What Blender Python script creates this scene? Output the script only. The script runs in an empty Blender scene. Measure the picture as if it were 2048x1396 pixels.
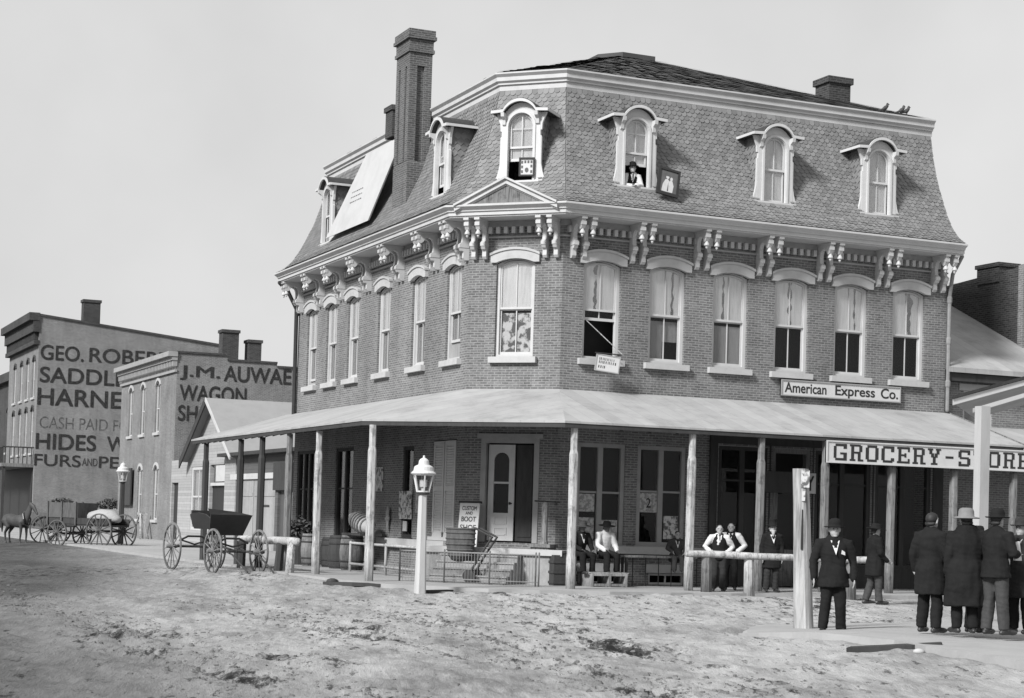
import bpy, bmesh, math, random
import numpy as np
from mathutils import Vector, Matrix, noise
random.seed(7)
R = math.radians
SC = bpy.context.scene
COL = SC.collection

# ------------------------------------------------------------------ camera, sky, sun, exposure
CAM = Vector((-17.65, -41.65, 1.75))
AL, PI_, RO = R(23.615), R(1.936), R(1.702)
cam_d = bpy.data.cameras.new("camera")
cam = bpy.data.objects.new("camera", cam_d)
COL.objects.link(cam)
right = Vector((math.cos(AL), -math.sin(AL), 0))
fwd = Vector((math.sin(AL) * math.cos(PI_), math.cos(AL) * math.cos(PI_), math.sin(PI_)))
up = right.cross(fwd)
r2 = right * math.cos(RO) + up * math.sin(RO)
u2 = up * math.cos(RO) - right * math.sin(RO)
cam.matrix_world = Matrix(((r2.x, u2.x, -fwd.x, CAM.x), (r2.y, u2.y, -fwd.y, CAM.y), (r2.z, u2.z, -fwd.z, CAM.z), (0, 0, 0, 1)))
cam_d.sensor_fit = 'HORIZONTAL'
cam_d.sensor_width = 36.0
cam_d.lens = 3634.0 / 2048 * 36
cam_d.shift_y = (919.2 - 698) / 2048
cam_d.clip_start = 0.2
cam_d.clip_end = 3000
SC.camera = cam

SUN_EL = R(36)
SUN_DIR = Vector((-0.89, -0.455, 0)).normalized() * math.cos(SUN_EL) + Vector((0, 0, math.sin(SUN_EL)))
W = bpy.data.worlds.new("World")
SC.world = W
W.use_nodes = True
nt = W.node_tree
nt.nodes.clear()
sky = nt.nodes.new('ShaderNodeTexSky')
sky.sky_type = 'NISHITA'
sky.sun_disc = False
sky.sun_elevation = SUN_EL
sky.sun_rotation = math.atan2(SUN_DIR.x, SUN_DIR.y)
sky.dust_density = 3.0
sky.air_density = 1.0
bw = nt.nodes.new('ShaderNodeRGBToBW')
mxs = nt.nodes.new('ShaderNodeMix')
mxs.data_type = 'FLOAT'
mxs.inputs[0].default_value = 0.8
mxs.inputs[3].default_value = 6.8
tcs = nt.nodes.new('ShaderNodeTexCoord')
hz = nt.nodes.new('ShaderNodeTexNoise')
hz.inputs['Scale'].default_value = 3.6
hz.inputs['Detail'].default_value = 5
hzr = nt.nodes.new('ShaderNodeMapRange')
hzr.inputs[1].default_value = 0.3
hzr.inputs[2].default_value = 0.7
hzr.inputs[3].default_value = 0.88
hzr.inputs[4].default_value = 1.12
hzm = nt.nodes.new('ShaderNodeMath')
hzm.operation = 'MULTIPLY'
nt.links.new(tcs.outputs['Generated'], hz.inputs['Vector'])
nt.links.new(hz.outputs['Fac'], hzr.inputs[0])
bg = nt.nodes.new('ShaderNodeBackground')
bg.inputs[1].default_value = 0.1
wo = nt.nodes.new('ShaderNodeOutputWorld')
nt.links.new(sky.outputs[0], bw.inputs[0])
nt.links.new(bw.outputs[0], mxs.inputs[2])
nt.links.new(mxs.outputs[0], hzm.inputs[0])
nt.links.new(hzr.outputs[0], hzm.inputs[1])
nt.links.new(hzm.outputs[0], bg.inputs[0])
nt.links.new(bg.outputs[0], wo.inputs[0])
sl = bpy.data.lights.new("sun", 'SUN')
sl.energy = 5.0
sl.angle = R(11)
so = bpy.data.objects.new("sun", sl)
COL.objects.link(so)
so.rotation_euler = SUN_DIR.to_track_quat('Z', 'Y').to_euler()
SC.view_settings.view_transform = 'Standard'
SC.view_settings.look = 'None'
SC.view_settings.exposure = 0.22
SC.view_settings.gamma = 1.0
SC.cycles.max_bounces = 6
SC.cycles.transparent_max_bounces = 12

# ------------------------------------------------------------------ materials
MATS = {}

def _new(name):
    m = bpy.data.materials.new(name)
    m.use_nodes = True
    n = m.node_tree
    b = n.nodes['Principled BSDF']
    MATS[name] = m
    return m, n, b

def g3(v):
    return (v, v, v, 1)

def N(n, t, **k):
    x = n.nodes.new(t)
    for a, b in k.items():
        setattr(x, a, b)
    return x

def mathn(n, op, a, b=None, c=None):
    x = N(n, 'ShaderNodeMath', operation=op)
    for i, q in enumerate((a, b, c)):
        if q is None:
            continue
        if isinstance(q, (int, float)):
            x.inputs[i].default_value = q
        else:
            n.links.new(q, x.inputs[i])
    return x.outputs[0]

def ramp(n, fac, stops):
    r = N(n, 'ShaderNodeValToRGB')
    e = r.color_ramp.elements
    while len(e) < len(stops):
        e.new(0.5)
    for i, (p, v) in enumerate(stops):
        e[i].position = p
        e[i].color = g3(v)
    n.links.new(fac, r.inputs[0])
    return r.outputs[0]

def noise_tex(n, scale, detail=4, coord='Object', vec=None, rough=0.55):
    t = N(n, 'ShaderNodeTexNoise')
    t.inputs['Scale'].default_value = scale
    t.inputs['Detail'].default_value = detail
    t.inputs['Roughness'].default_value = rough
    if vec is None:
        c = N(n, 'ShaderNodeTexCoord')
        vec = c.outputs[coord]
    n.links.new(vec, t.inputs['Vector'])
    return t.outputs['Fac']

def bump(n, b, h, strength, dist=0.02):
    x = N(n, 'ShaderNodeBump')
    x.inputs['Strength'].default_value = strength
    x.inputs['Distance'].default_value = dist
    n.links.new(h, x.inputs['Height'])
    n.links.new(x.outputs[0], b.inputs['Normal'])

def mat(name, base, rough=0.75, var=0.25, scale=6.0, bmp=0.15, spec=0.3, metal=0.0, stretch=None):
    m, n, b = _new(name)
    c = N(n, 'ShaderNodeTexCoord')
    vec = c.outputs['Object']
    if stretch:
        mp = N(n, 'ShaderNodeMapping')
        mp.inputs['Scale'].default_value = stretch
        n.links.new(vec, mp.inputs[0])
        vec = mp.outputs[0]
    f1 = noise_tex(n, scale, 6, vec=vec, rough=0.65)
    f2 = noise_tex(n, scale * 0.13, 3, vec=vec)
    f = mathn(n, 'MULTIPLY_ADD', f1, 0.6, mathn(n, 'MULTIPLY', f2, 0.4))
    n.links.new(ramp(n, f, ((0.32, base * (1 - var)), (0.5, base), (0.7, min(0.95, base * (1 + var * 0.7))))), b.inputs['Base Color'])
    b.inputs['Roughness'].default_value = rough
    b.inputs['Specular IOR Level'].default_value = spec
    b.inputs['Metallic'].default_value = metal
    if bmp:
        bump(n, b, f1, bmp, 0.02)
    return m

def brick(name, c1, c2, mortar, bw_=0.20, bh=0.064, ms=0.013, var=0.4):
    m, n, b = _new(name)
    uv = N(n, 'ShaderNodeUVMap')
    wob = noise_tex(n, 0.9, 2, vec=uv.outputs[0])
    add = N(n, 'ShaderNodeVectorMath', operation='ADD')
    cmb = N(n, 'ShaderNodeCombineXYZ')
    n.links.new(mathn(n, 'MULTIPLY', mathn(n, 'SUBTRACT', wob, 0.5), 0.03), cmb.inputs[1])
    n.links.new(uv.outputs[0], add.inputs[0])
    n.links.new(cmb.outputs[0], add.inputs[1])
    t = N(n, 'ShaderNodeTexBrick')
    t.inputs['Scale'].default_value = 1.0
    t.inputs['Brick Width'].default_value = bw_
    t.inputs['Row Height'].default_value = bh
    t.inputs['Mortar Size'].default_value = ms
    t.inputs['Mortar Smooth'].default_value = 0.3
    t.inputs['Bias'].default_value = -0.1
    t.inputs['Color1'].default_value = g3(c1)
    t.inputs['Color2'].default_value = g3(c2)
    t.inputs['Mortar'].default_value = g3(mortar)
    n.links.new(add.outputs[0], t.inputs['Vector'])
    f1 = noise_tex(n, 0.55, 5, vec=uv.outputs[0])
    f2 = noise_tex(n, 14.0, 3, vec=uv.outputs[0])
    mps = N(n, 'ShaderNodeMapping')
    mps.inputs['Scale'].default_value = (1.6, 0.16, 1)
    n.links.new(uv.outputs[0], mps.inputs[0])
    f3 = noise_tex(n, 1.0, 6, vec=mps.outputs[0], rough=0.7)
    mr = ramp(n, mathn(n, 'MULTIPLY_ADD', f2, 0.35, mathn(n, 'MULTIPLY_ADD', f3, 0.3, mathn(n, 'MULTIPLY', f1, 0.35))), ((0.34, 1 - var), (0.5, 1.0), (0.66, 1 + var)))
    mx = N(n, 'ShaderNodeMix', data_type='RGBA', blend_type='MULTIPLY')
    mx.inputs[0].default_value = 1.0
    n.links.new(t.outputs['Color'], mx.inputs[6])
    n.links.new(mr, mx.inputs[7])
    n.links.new(mx.outputs[2], b.inputs['Base Color'])
    b.inputs['Roughness'].default_value = 0.9
    b.inputs['Specular IOR Level'].default_value = 0.15
    bump(n, b, mathn(n, 'SUBTRACT', f2, mathn(n, 'MULTIPLY', t.outputs['Fac'], 0.8)), 0.35, 0.012)
    return m

def boards(name, base, pitch, axis=1, var=0.18, gap=0.35):
    """lapped or butted boards: pitch along UV axis (0 across, 1 up)"""
    m, n, b = _new(name)
    uv = N(n, 'ShaderNodeUVMap')
    sp = N(n, 'ShaderNodeSeparateXYZ')
    n.links.new(uv.outputs[0], sp.inputs[0])
    q = mathn(n, 'DIVIDE', sp.outputs[axis], pitch)
    fr = mathn(n, 'FRACT', q)
    fl = mathn(n, 'FLOOR', q)
    wn = N(n, 'ShaderNodeTexWhiteNoise', noise_dimensions='1D')
    n.links.new(fl, wn.inputs['W'])
    f1 = noise_tex(n, 3.0, 5, vec=uv.outputs[0])
    tone = mathn(n, 'MULTIPLY_ADD', wn.outputs['Value'], 0.4, mathn(n, 'MULTIPLY', f1, 0.6))
    colr = ramp(n, tone, ((0.2, base * (1 - var)), (0.5, base), (0.8, min(0.9, base * (1 + var)))))
    edge = ramp(n, fr, ((0.0, gap), (0.07, 1.0)))
    mx = N(n, 'ShaderNodeMix', data_type='RGBA', blend_type='MULTIPLY')
    mx.inputs[0].default_value = 1.0
    n.links.new(colr, mx.inputs[6])
    n.links.new(edge, mx.inputs[7])
    n.links.new(mx.outputs[2], b.inputs['Base Color'])
    b.inputs['Roughness'].default_value = 0.8
    b.inputs['Specular IOR Level'].default_value = 0.2
    bump(n, b, mathn(n, 'SUBTRACT', 1.0, fr), 0.5, 0.02)
    return m

def shingle_mat(name, lo, hi):
    m, n, b = _new(name)
    ge = N(n, 'ShaderNodeNewGeometry')
    f = noise_tex(n, 0.8, 5)
    f2 = noise_tex(n, 25.0, 2)
    t = mathn(n, 'MULTIPLY_ADD', ge.outputs['Random Per Island'], 0.45, mathn(n, 'MULTIPLY_ADD', f, 0.4, mathn(n, 'MULTIPLY', f2, 0.15)))
    n.links.new(ramp(n, t, ((0.15, lo), (0.85, hi))), b.inputs['Base Color'])
    b.inputs['Roughness'].default_value = 0.7
    b.inputs['Specular IOR Level'].default_value = 0.25
    bump(n, b, f2, 0.2, 0.01)
    return m

def glass_mat(name, refl=0.16, tint=0.9, wavy=True):
    m, n, b = _new(name)
    n.nodes.remove(b)
    out = n.nodes['Material Output']
    tr = N(n, 'ShaderNodeBsdfTransparent')
    tr.inputs[0].default_value = g3(tint)
    gl = N(n, 'ShaderNodeBsdfGlossy')
    gl.inputs['Roughness'].default_value = 0.03
    f = noise_tex(n, 1.7, 1)
    bp = N(n, 'ShaderNodeBump')
    bp.inputs['Strength'].default_value = 0.06
    bp.inputs['Distance'].default_value = 0.05
    n.links.new(f, bp.inputs['Height'])
    if wavy:
        n.links.new(bp.outputs[0], gl.inputs['Normal'])
    lw = N(n, 'ShaderNodeLayerWeight')
    lw.inputs[0].default_value = 0.5
    fr = mathn(n, 'MULTIPLY_ADD', mathn(n, 'POWER', lw.outputs['Facing'], 4.0), 0.6, refl)
    mx = N(n, 'ShaderNodeMixShader')
    n.links.new(fr, mx.inputs[0])
    n.links.new(tr.outputs[0], mx.inputs[1])
    n.links.new(gl.outputs[0], mx.inputs[2])
    n.links.new(mx.outputs[0], out.inputs[0])
    return m

def pattern_mat(name, lo, hi, scale, thr=0.5, stretch=(1, 1, 1)):
    """printed or woven two-tone blotches"""
    m, n, b = _new(name)
    c = N(n, 'ShaderNodeTexCoord')
    mp = N(n, 'ShaderNodeMapping')
    mp.inputs['Scale'].default_value = stretch
    n.links.new(c.outputs['Object'], mp.inputs[0])
    f = noise_tex(n, scale, 3, vec=mp.outputs[0])
    n.links.new(ramp(n, f, ((thr - 0.05, lo), (thr + 0.05, hi))), b.inputs['Base Color'])
    b.inputs['Roughness'].default_value = 0.85
    return m

def ground_mat(name):
    m, n, b = _new(name)
    c = N(n, 'ShaderNodeTexCoord')
    mp = N(n, 'ShaderNodeMapping')
    mp.inputs['Rotation'].default_value = (0, 0, R(20))
    n.links.new(c.outputs['Object'], mp.inputs[0])
    mp2 = N(n, 'ShaderNodeMapping')
    mp2.inputs['Scale'].default_value = (1.0, 0.27, 1)          # drawn out along the run of the wheels
    n.links.new(mp.outputs[0], mp2.inputs[0])
    v = mp2.outputs[0]
    big = noise_tex(n, 0.2, 5, vec=v, rough=0.6)
    mid = noise_tex(n, 1.1, 7, vec=v, rough=0.72)
    fine = noise_tex(n, 7.0, 6, vec=v, rough=0.75)
    tone = mathn(n, 'MULTIPLY_ADD', big, 0.35, mathn(n, 'MULTIPLY_ADD', mid, 0.4, mathn(n, 'MULTIPLY', fine, 0.25)))
    # damp rutted earth and droppings stored on the ground itself
    at = N(n, 'ShaderNodeAttribute', attribute_name='mud')
    spk = noise_tex(n, 3.0, 9, vec=v, rough=0.82)
    sp2 = noise_tex(n, 8.5, 5, vec=v, rough=0.7)
    den = mathn(n, 'ADD', mathn(n, 'MULTIPLY', at.outputs['Fac'], 0.17), mathn(n, 'MULTIPLY', mathn(n, 'SUBTRACT', big, 0.55), 0.42))
    c1 = ramp(n, mathn(n, 'ADD', spk, den), ((0.555, 1.0), (0.58, 0.5), (0.63, 0.15)))
    c2 = ramp(n, mathn(n, 'ADD', sp2, den), ((0.60, 1.0), (0.65, 0.35)))
    cl = mathn(n, 'MULTIPLY', c1, c2)
    mx = N(n, 'ShaderNodeMix', data_type='RGBA', blend_type='MULTIPLY')
    mx.inputs[0].default_value = 1.0
    da = N(n, 'ShaderNodeAttribute', attribute_name='left_shade')
    dm = ramp(n, mathn(n, 'MULTIPLY_ADD', mathn(n, 'SUBTRACT', mid, 0.5), 0.9, da.outputs['Fac']), ((0.05, 1.0), (0.85, 0.27)))  # painted shade: earth colour darkened toward the left of the view
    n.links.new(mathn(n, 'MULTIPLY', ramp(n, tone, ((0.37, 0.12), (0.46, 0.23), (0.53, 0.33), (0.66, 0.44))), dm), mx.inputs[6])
    n.links.new(cl, mx.inputs[7])
    n.links.new(mx.outputs[2], b.inputs['Base Color'])
    b.inputs['Roughness'].default_value = 0.95
    b.inputs['Specular IOR Level'].default_value = 0.1
    bump(n, b, mathn(n, 'ADD', fine, mid), 0.9, 0.05)
    return m

BRICK = brick('weathered_brick', 0.10, 0.165, 0.22)
BRICK_SIDE = brick('side_wall_brick', 0.115, 0.175, 0.22)
BRICK_DARK = brick('dark_old_brick', 0.03, 0.06, 0.075)
BRICK_CHIM = brick('chimney_brick', 0.07, 0.11, 0.16)
TRIM = mat('painted_trim', 0.43, 0.6, 0.14, 3.0, 0.08)
TRIMD = mat('dull_painted_trim', 0.27, 0.7, 0.2, 3.0, 0.1)
STONE = mat('pale_stone', 0.38, 0.85, 0.16, 5.0, 0.2)
SHINGLE = shingle_mat('slate_shingle', 0.12, 0.22)
ROOFD = shingle_mat('dark_roof_shingle', 0.025, 0.09)
TIN = mat('canopy_boards', 0.31, 0.75, 0.16, 1.4, 0.08)
n_ = TIN.node_tree
b_ = n_.nodes['Principled BSDF']
ge_ = N(n_, 'ShaderNodeNewGeometry')
ps_, ns_ = N(n_, 'ShaderNodeSeparateXYZ'), N(n_, 'ShaderNodeSeparateXYZ')
n_.links.new(ge_.outputs['Position'], ps_.inputs[0])
n_.links.new(ge_.outputs['True Normal'], ns_.inputs[0])
sel_ = mathn(n_, 'GREATER_THAN', mathn(n_, 'ABSOLUTE', ns_.outputs[0]), 0.15)
run_ = mathn(n_, 'ADD', mathn(n_, 'MULTIPLY', ps_.outputs[1], sel_), mathn(n_, 'MULTIPLY', ps_.outputs[0], mathn(n_, 'SUBTRACT', 1.0, sel_)))
q_ = mathn(n_, 'DIVIDE', run_, 0.42)
seam_ = ramp(n_, mathn(n_, 'FRACT', q_), ((0.0, 0.72), (0.05, 1.0)))
wn_ = N(n_, 'ShaderNodeTexWhiteNoise', noise_dimensions='1D')
n_.links.new(mathn(n_, 'FLOOR', q_), wn_.inputs['W'])
st_ = noise_tex(n_, 0.9, 8, vec=ge_.outputs['Position'], rough=0.75)
tone_ = mathn(n_, 'MULTIPLY', seam_, mathn(n_, 'MULTIPLY', mathn(n_, 'MULTIPLY_ADD', wn_.outputs['Value'], 0.16, 0.92), ramp(n_, st_, ((0.33, 0.78), (0.5, 1.0), (0.7, 1.06)))))
old_ = b_.inputs['Base Color'].links[0].from_socket
mx_ = N(n_, 'ShaderNodeMix', data_type='RGBA', blend_type='MULTIPLY')
mx_.inputs[0].default_value = 1.0
n_.links.new(old_, mx_.inputs[6])
n_.links.new(tone_, mx_.inputs[7])
n_.links.new(mx_.outputs[2], b_.inputs['Base Color'])
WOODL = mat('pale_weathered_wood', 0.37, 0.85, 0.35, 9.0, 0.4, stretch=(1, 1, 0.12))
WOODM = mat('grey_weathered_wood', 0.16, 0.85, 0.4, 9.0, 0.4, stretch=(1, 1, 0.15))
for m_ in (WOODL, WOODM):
    n_ = m_.node_tree
    b_ = n_.nodes['Principled BSDF']
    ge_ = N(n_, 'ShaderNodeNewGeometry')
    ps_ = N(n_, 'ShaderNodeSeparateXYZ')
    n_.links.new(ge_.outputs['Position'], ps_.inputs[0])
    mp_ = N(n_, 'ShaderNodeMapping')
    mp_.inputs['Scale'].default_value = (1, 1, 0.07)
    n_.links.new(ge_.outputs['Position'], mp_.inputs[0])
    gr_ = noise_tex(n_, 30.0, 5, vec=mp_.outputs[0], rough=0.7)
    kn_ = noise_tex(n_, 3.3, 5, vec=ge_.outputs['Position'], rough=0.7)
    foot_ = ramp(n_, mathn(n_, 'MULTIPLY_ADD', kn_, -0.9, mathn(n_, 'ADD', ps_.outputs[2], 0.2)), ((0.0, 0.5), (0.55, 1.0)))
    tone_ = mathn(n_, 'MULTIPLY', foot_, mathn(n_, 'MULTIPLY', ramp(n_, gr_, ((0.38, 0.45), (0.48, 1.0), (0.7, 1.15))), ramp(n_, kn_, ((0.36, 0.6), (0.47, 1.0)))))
    old_ = b_.inputs['Base Color'].links[0].from_socket
    mx_ = N(n_, 'ShaderNodeMix', data_type='RGBA', blend_type='MULTIPLY')
    mx_.inputs[0].default_value = 1.0
    n_.links.new(old_, mx_.inputs[6])
    n_.links.new(tone_, mx_.inputs[7])
    n_.links.new(mx_.outputs[2], b_.inputs['Base Color'])
OLDW = mat('old_wagon_wood', 0.085, 0.85, 0.5, 9.0, 0.4, stretch=(1, 1, 0.3))
WOODD = mat('dark_stained_wood', 0.04, 0.8, 0.4, 9.0, 0.4, stretch=(1, 1, 0.15))
WHITEP = mat('white_paint', 0.48, 0.6, 0.10, 4.0, 0.05)
BLACKP = mat('black_sign_paint', 0.025, 0.6, 0.2, 4.0, 0.0)
FADEDP = mat('faded_black_wall_paint', 0.035, 0.9, 0.35, 5.0, 0.0)
GREYP = mat('thin_grey_wall_paint', 0.065, 0.9, 0.35, 5.0, 0.0)
for m_, th_ in ((FADEDP, 0.60), (GREYP, 0.56)):
    n_ = m_.node_tree
    uv_ = N(n_, 'ShaderNodeTexCoord')
    f_ = noise_tex(n_, 4.5, 8, vec=uv_.outputs['Object'], rough=0.8)
    mx_ = N(n_, 'ShaderNodeMixShader')
    sp_ = N(n_, 'ShaderNodeSeparateXYZ')
    n_.links.new(uv_.outputs['Object'], sp_.inputs[0])
    cb_ = N(n_, 'ShaderNodeCombineXYZ')
    n_.links.new(sp_.outputs[0], cb_.inputs[0])
    n_.links.new(sp_.outputs[2], cb_.inputs[1])
    bt_ = N(n_, 'ShaderNodeTexBrick')
    bt_.inputs['Scale'].default_value = 1.0
    bt_.inputs['Brick Width'].default_value = 0.4
    bt_.inputs['Row Height'].default_value = 0.13
    bt_.inputs['Mortar Size'].default_value = 0.02
    n_.links.new(cb_.outputs[0], bt_.inputs['Vector'])
    wear_ = ramp(n_, f_, ((th_ - 0.14, 0.0), (th_ + 0.02, 0.8)))
    n_.links.new(mathn(n_, 'MAXIMUM', wear_, mathn(n_, 'MULTIPLY', bt_.outputs['Fac'], 0.45)), mx_.inputs[0])
    n_.links.new(n_.nodes['Principled BSDF'].outputs[0], mx_.inputs[1])
    tr_ = N(n_, 'ShaderNodeBsdfTransparent')
    n_.links.new(tr_.outputs[0], mx_.inputs[2])
    n_.links.new(mx_.outputs[0], n_.nodes['Material Output'].inputs[0])
IRON = mat('black_iron', 0.03, 0.5, 0.3, 8.0, 0.1)
IRONG = mat('grey_iron', 0.20, 0.6, 0.3, 8.0, 0.1)
GLASS = glass_mat('window_glass', 0.14, 1.0)
GLASSL = glass_mat('dim_window_glass', 0.02, 0.9, False)
GLASSD = glass_mat('shop_glass', 0.012, 0.9, False)
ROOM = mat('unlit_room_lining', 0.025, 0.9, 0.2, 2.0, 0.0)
CURT = mat('pale_curtain', 0.43, 0.9, 0.32, 5.0, 0.3, stretch=(3, 3, 0.3))
CURTG = mat('grey_curtain', 0.26, 0.9, 0.25, 5.0, 0.3, stretch=(3, 3, 0.3))
LACE = pattern_mat('patterned_curtain', 0.09, 0.5, 5.5, 0.5)
PAPER1 = pattern_mat('printed_bill', 0.10, 0.5, 9.0, 0.47)
PAPER2 = pattern_mat('faded_bill', 0.22, 0.42, 11.0, 0.5)
WHITECLAP = boards('white_clapboard', 0.29, 0.14, 1)
DARKCLAP = boards('dark_clapboard', 0.09, 0.16, 1)
VBOARDW = boards('pale_upright_boards', 0.27, 0.22, 0, gap=0.6)
VBOARDD = boards('dark_upright_boards', 0.07, 0.2, 0)
PLANKS = boards('walk_planks', 0.50, 0.28, 0, var=0.12, gap=0.75)
WALK = mat('trodden_walk', 0.29, 0.95, 0.2, 2.2, 0.5)
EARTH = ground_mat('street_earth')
SKIN = mat('skin', 0.30, 0.6, 0.08, 6.0, 0.0)
SKIND = mat('tanned_skin', 0.09, 0.6, 0.08, 6.0, 0.0)
CLOTHD = mat('black_wool', 0.012, 0.9, 0.3, 14.0, 0.25, spec=0.15)
CLOTHG = mat('dark_grey_wool', 0.03, 0.9, 0.3, 14.0, 0.25, spec=0.15)
CLOTHM = mat('grey_cloth', 0.048, 0.9, 0.3, 14.0, 0.25, spec=0.15)
SHIRT = mat('white_cotton', 0.52, 0.85, 0.1, 12.0, 0.15)
HATL = mat('pale_felt', 0.16, 0.9, 0.2, 10.0, 0.1)
HAIR = mat('dark_hair', 0.02, 0.6, 0.3, 30.0, 0.3)
BEARD = mat('grey_beard', 0.35, 0.8, 0.3, 30.0, 0.3)
HORSE = mat('dark_horse_coat', 0.045, 0.6, 0.35, 4.0, 0.05)
LEATHER = mat('black_leather', 0.03, 0.4, 0.3, 8.0, 0.1, spec=0.5)
SACK = mat('pale_sackcloth', 0.30, 0.95, 0.2, 9.0, 0.4)
LEAF = mat('dark_leaves', 0.05, 0.7, 0.5, 9.0, 0.0)
BIRD = mat('dark_feathers', 0.05, 0.7, 0.4, 20.0, 0.0)
PHOTO = mat('photograph_ground', 0.09, 0.5, 0.3, 5.0, 0.0)
PHOTOL = mat('photograph_light', 0.45, 0.5, 0.2, 9.0, 0.0)

# ------------------------------------------------------------------ mesh helpers
DG = None

def frame(o, ang):
    """local x along the wall, y inward, z up"""
    return Matrix.Translation(Vector(o)) @ Matrix.Rotation(ang, 4, 'Z')

def link(o, parent=None):
    COL.objects.link(o)
    if parent is not None:
        o.parent = parent
        if parent.type == 'EMPTY':
            o.matrix_parent_inverse = Matrix.Translation(-parent.location)
    return o

def tag(o, label=None, cat=None, group=None, kind=None):
    if label:
        o['label'] = label
    if cat:
        o['category'] = cat
    if group:
        o['group'] = group
    if kind:
        o['kind'] = kind
    return o

def thing(name, label, cat, loc=(0, 0, 0), group=None):
    o = bpy.data.objects.new(name, None)
    o.empty_display_size = 0.2
    o.location = loc
    COL.objects.link(o)
    return tag(o, label, cat, group)

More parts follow.
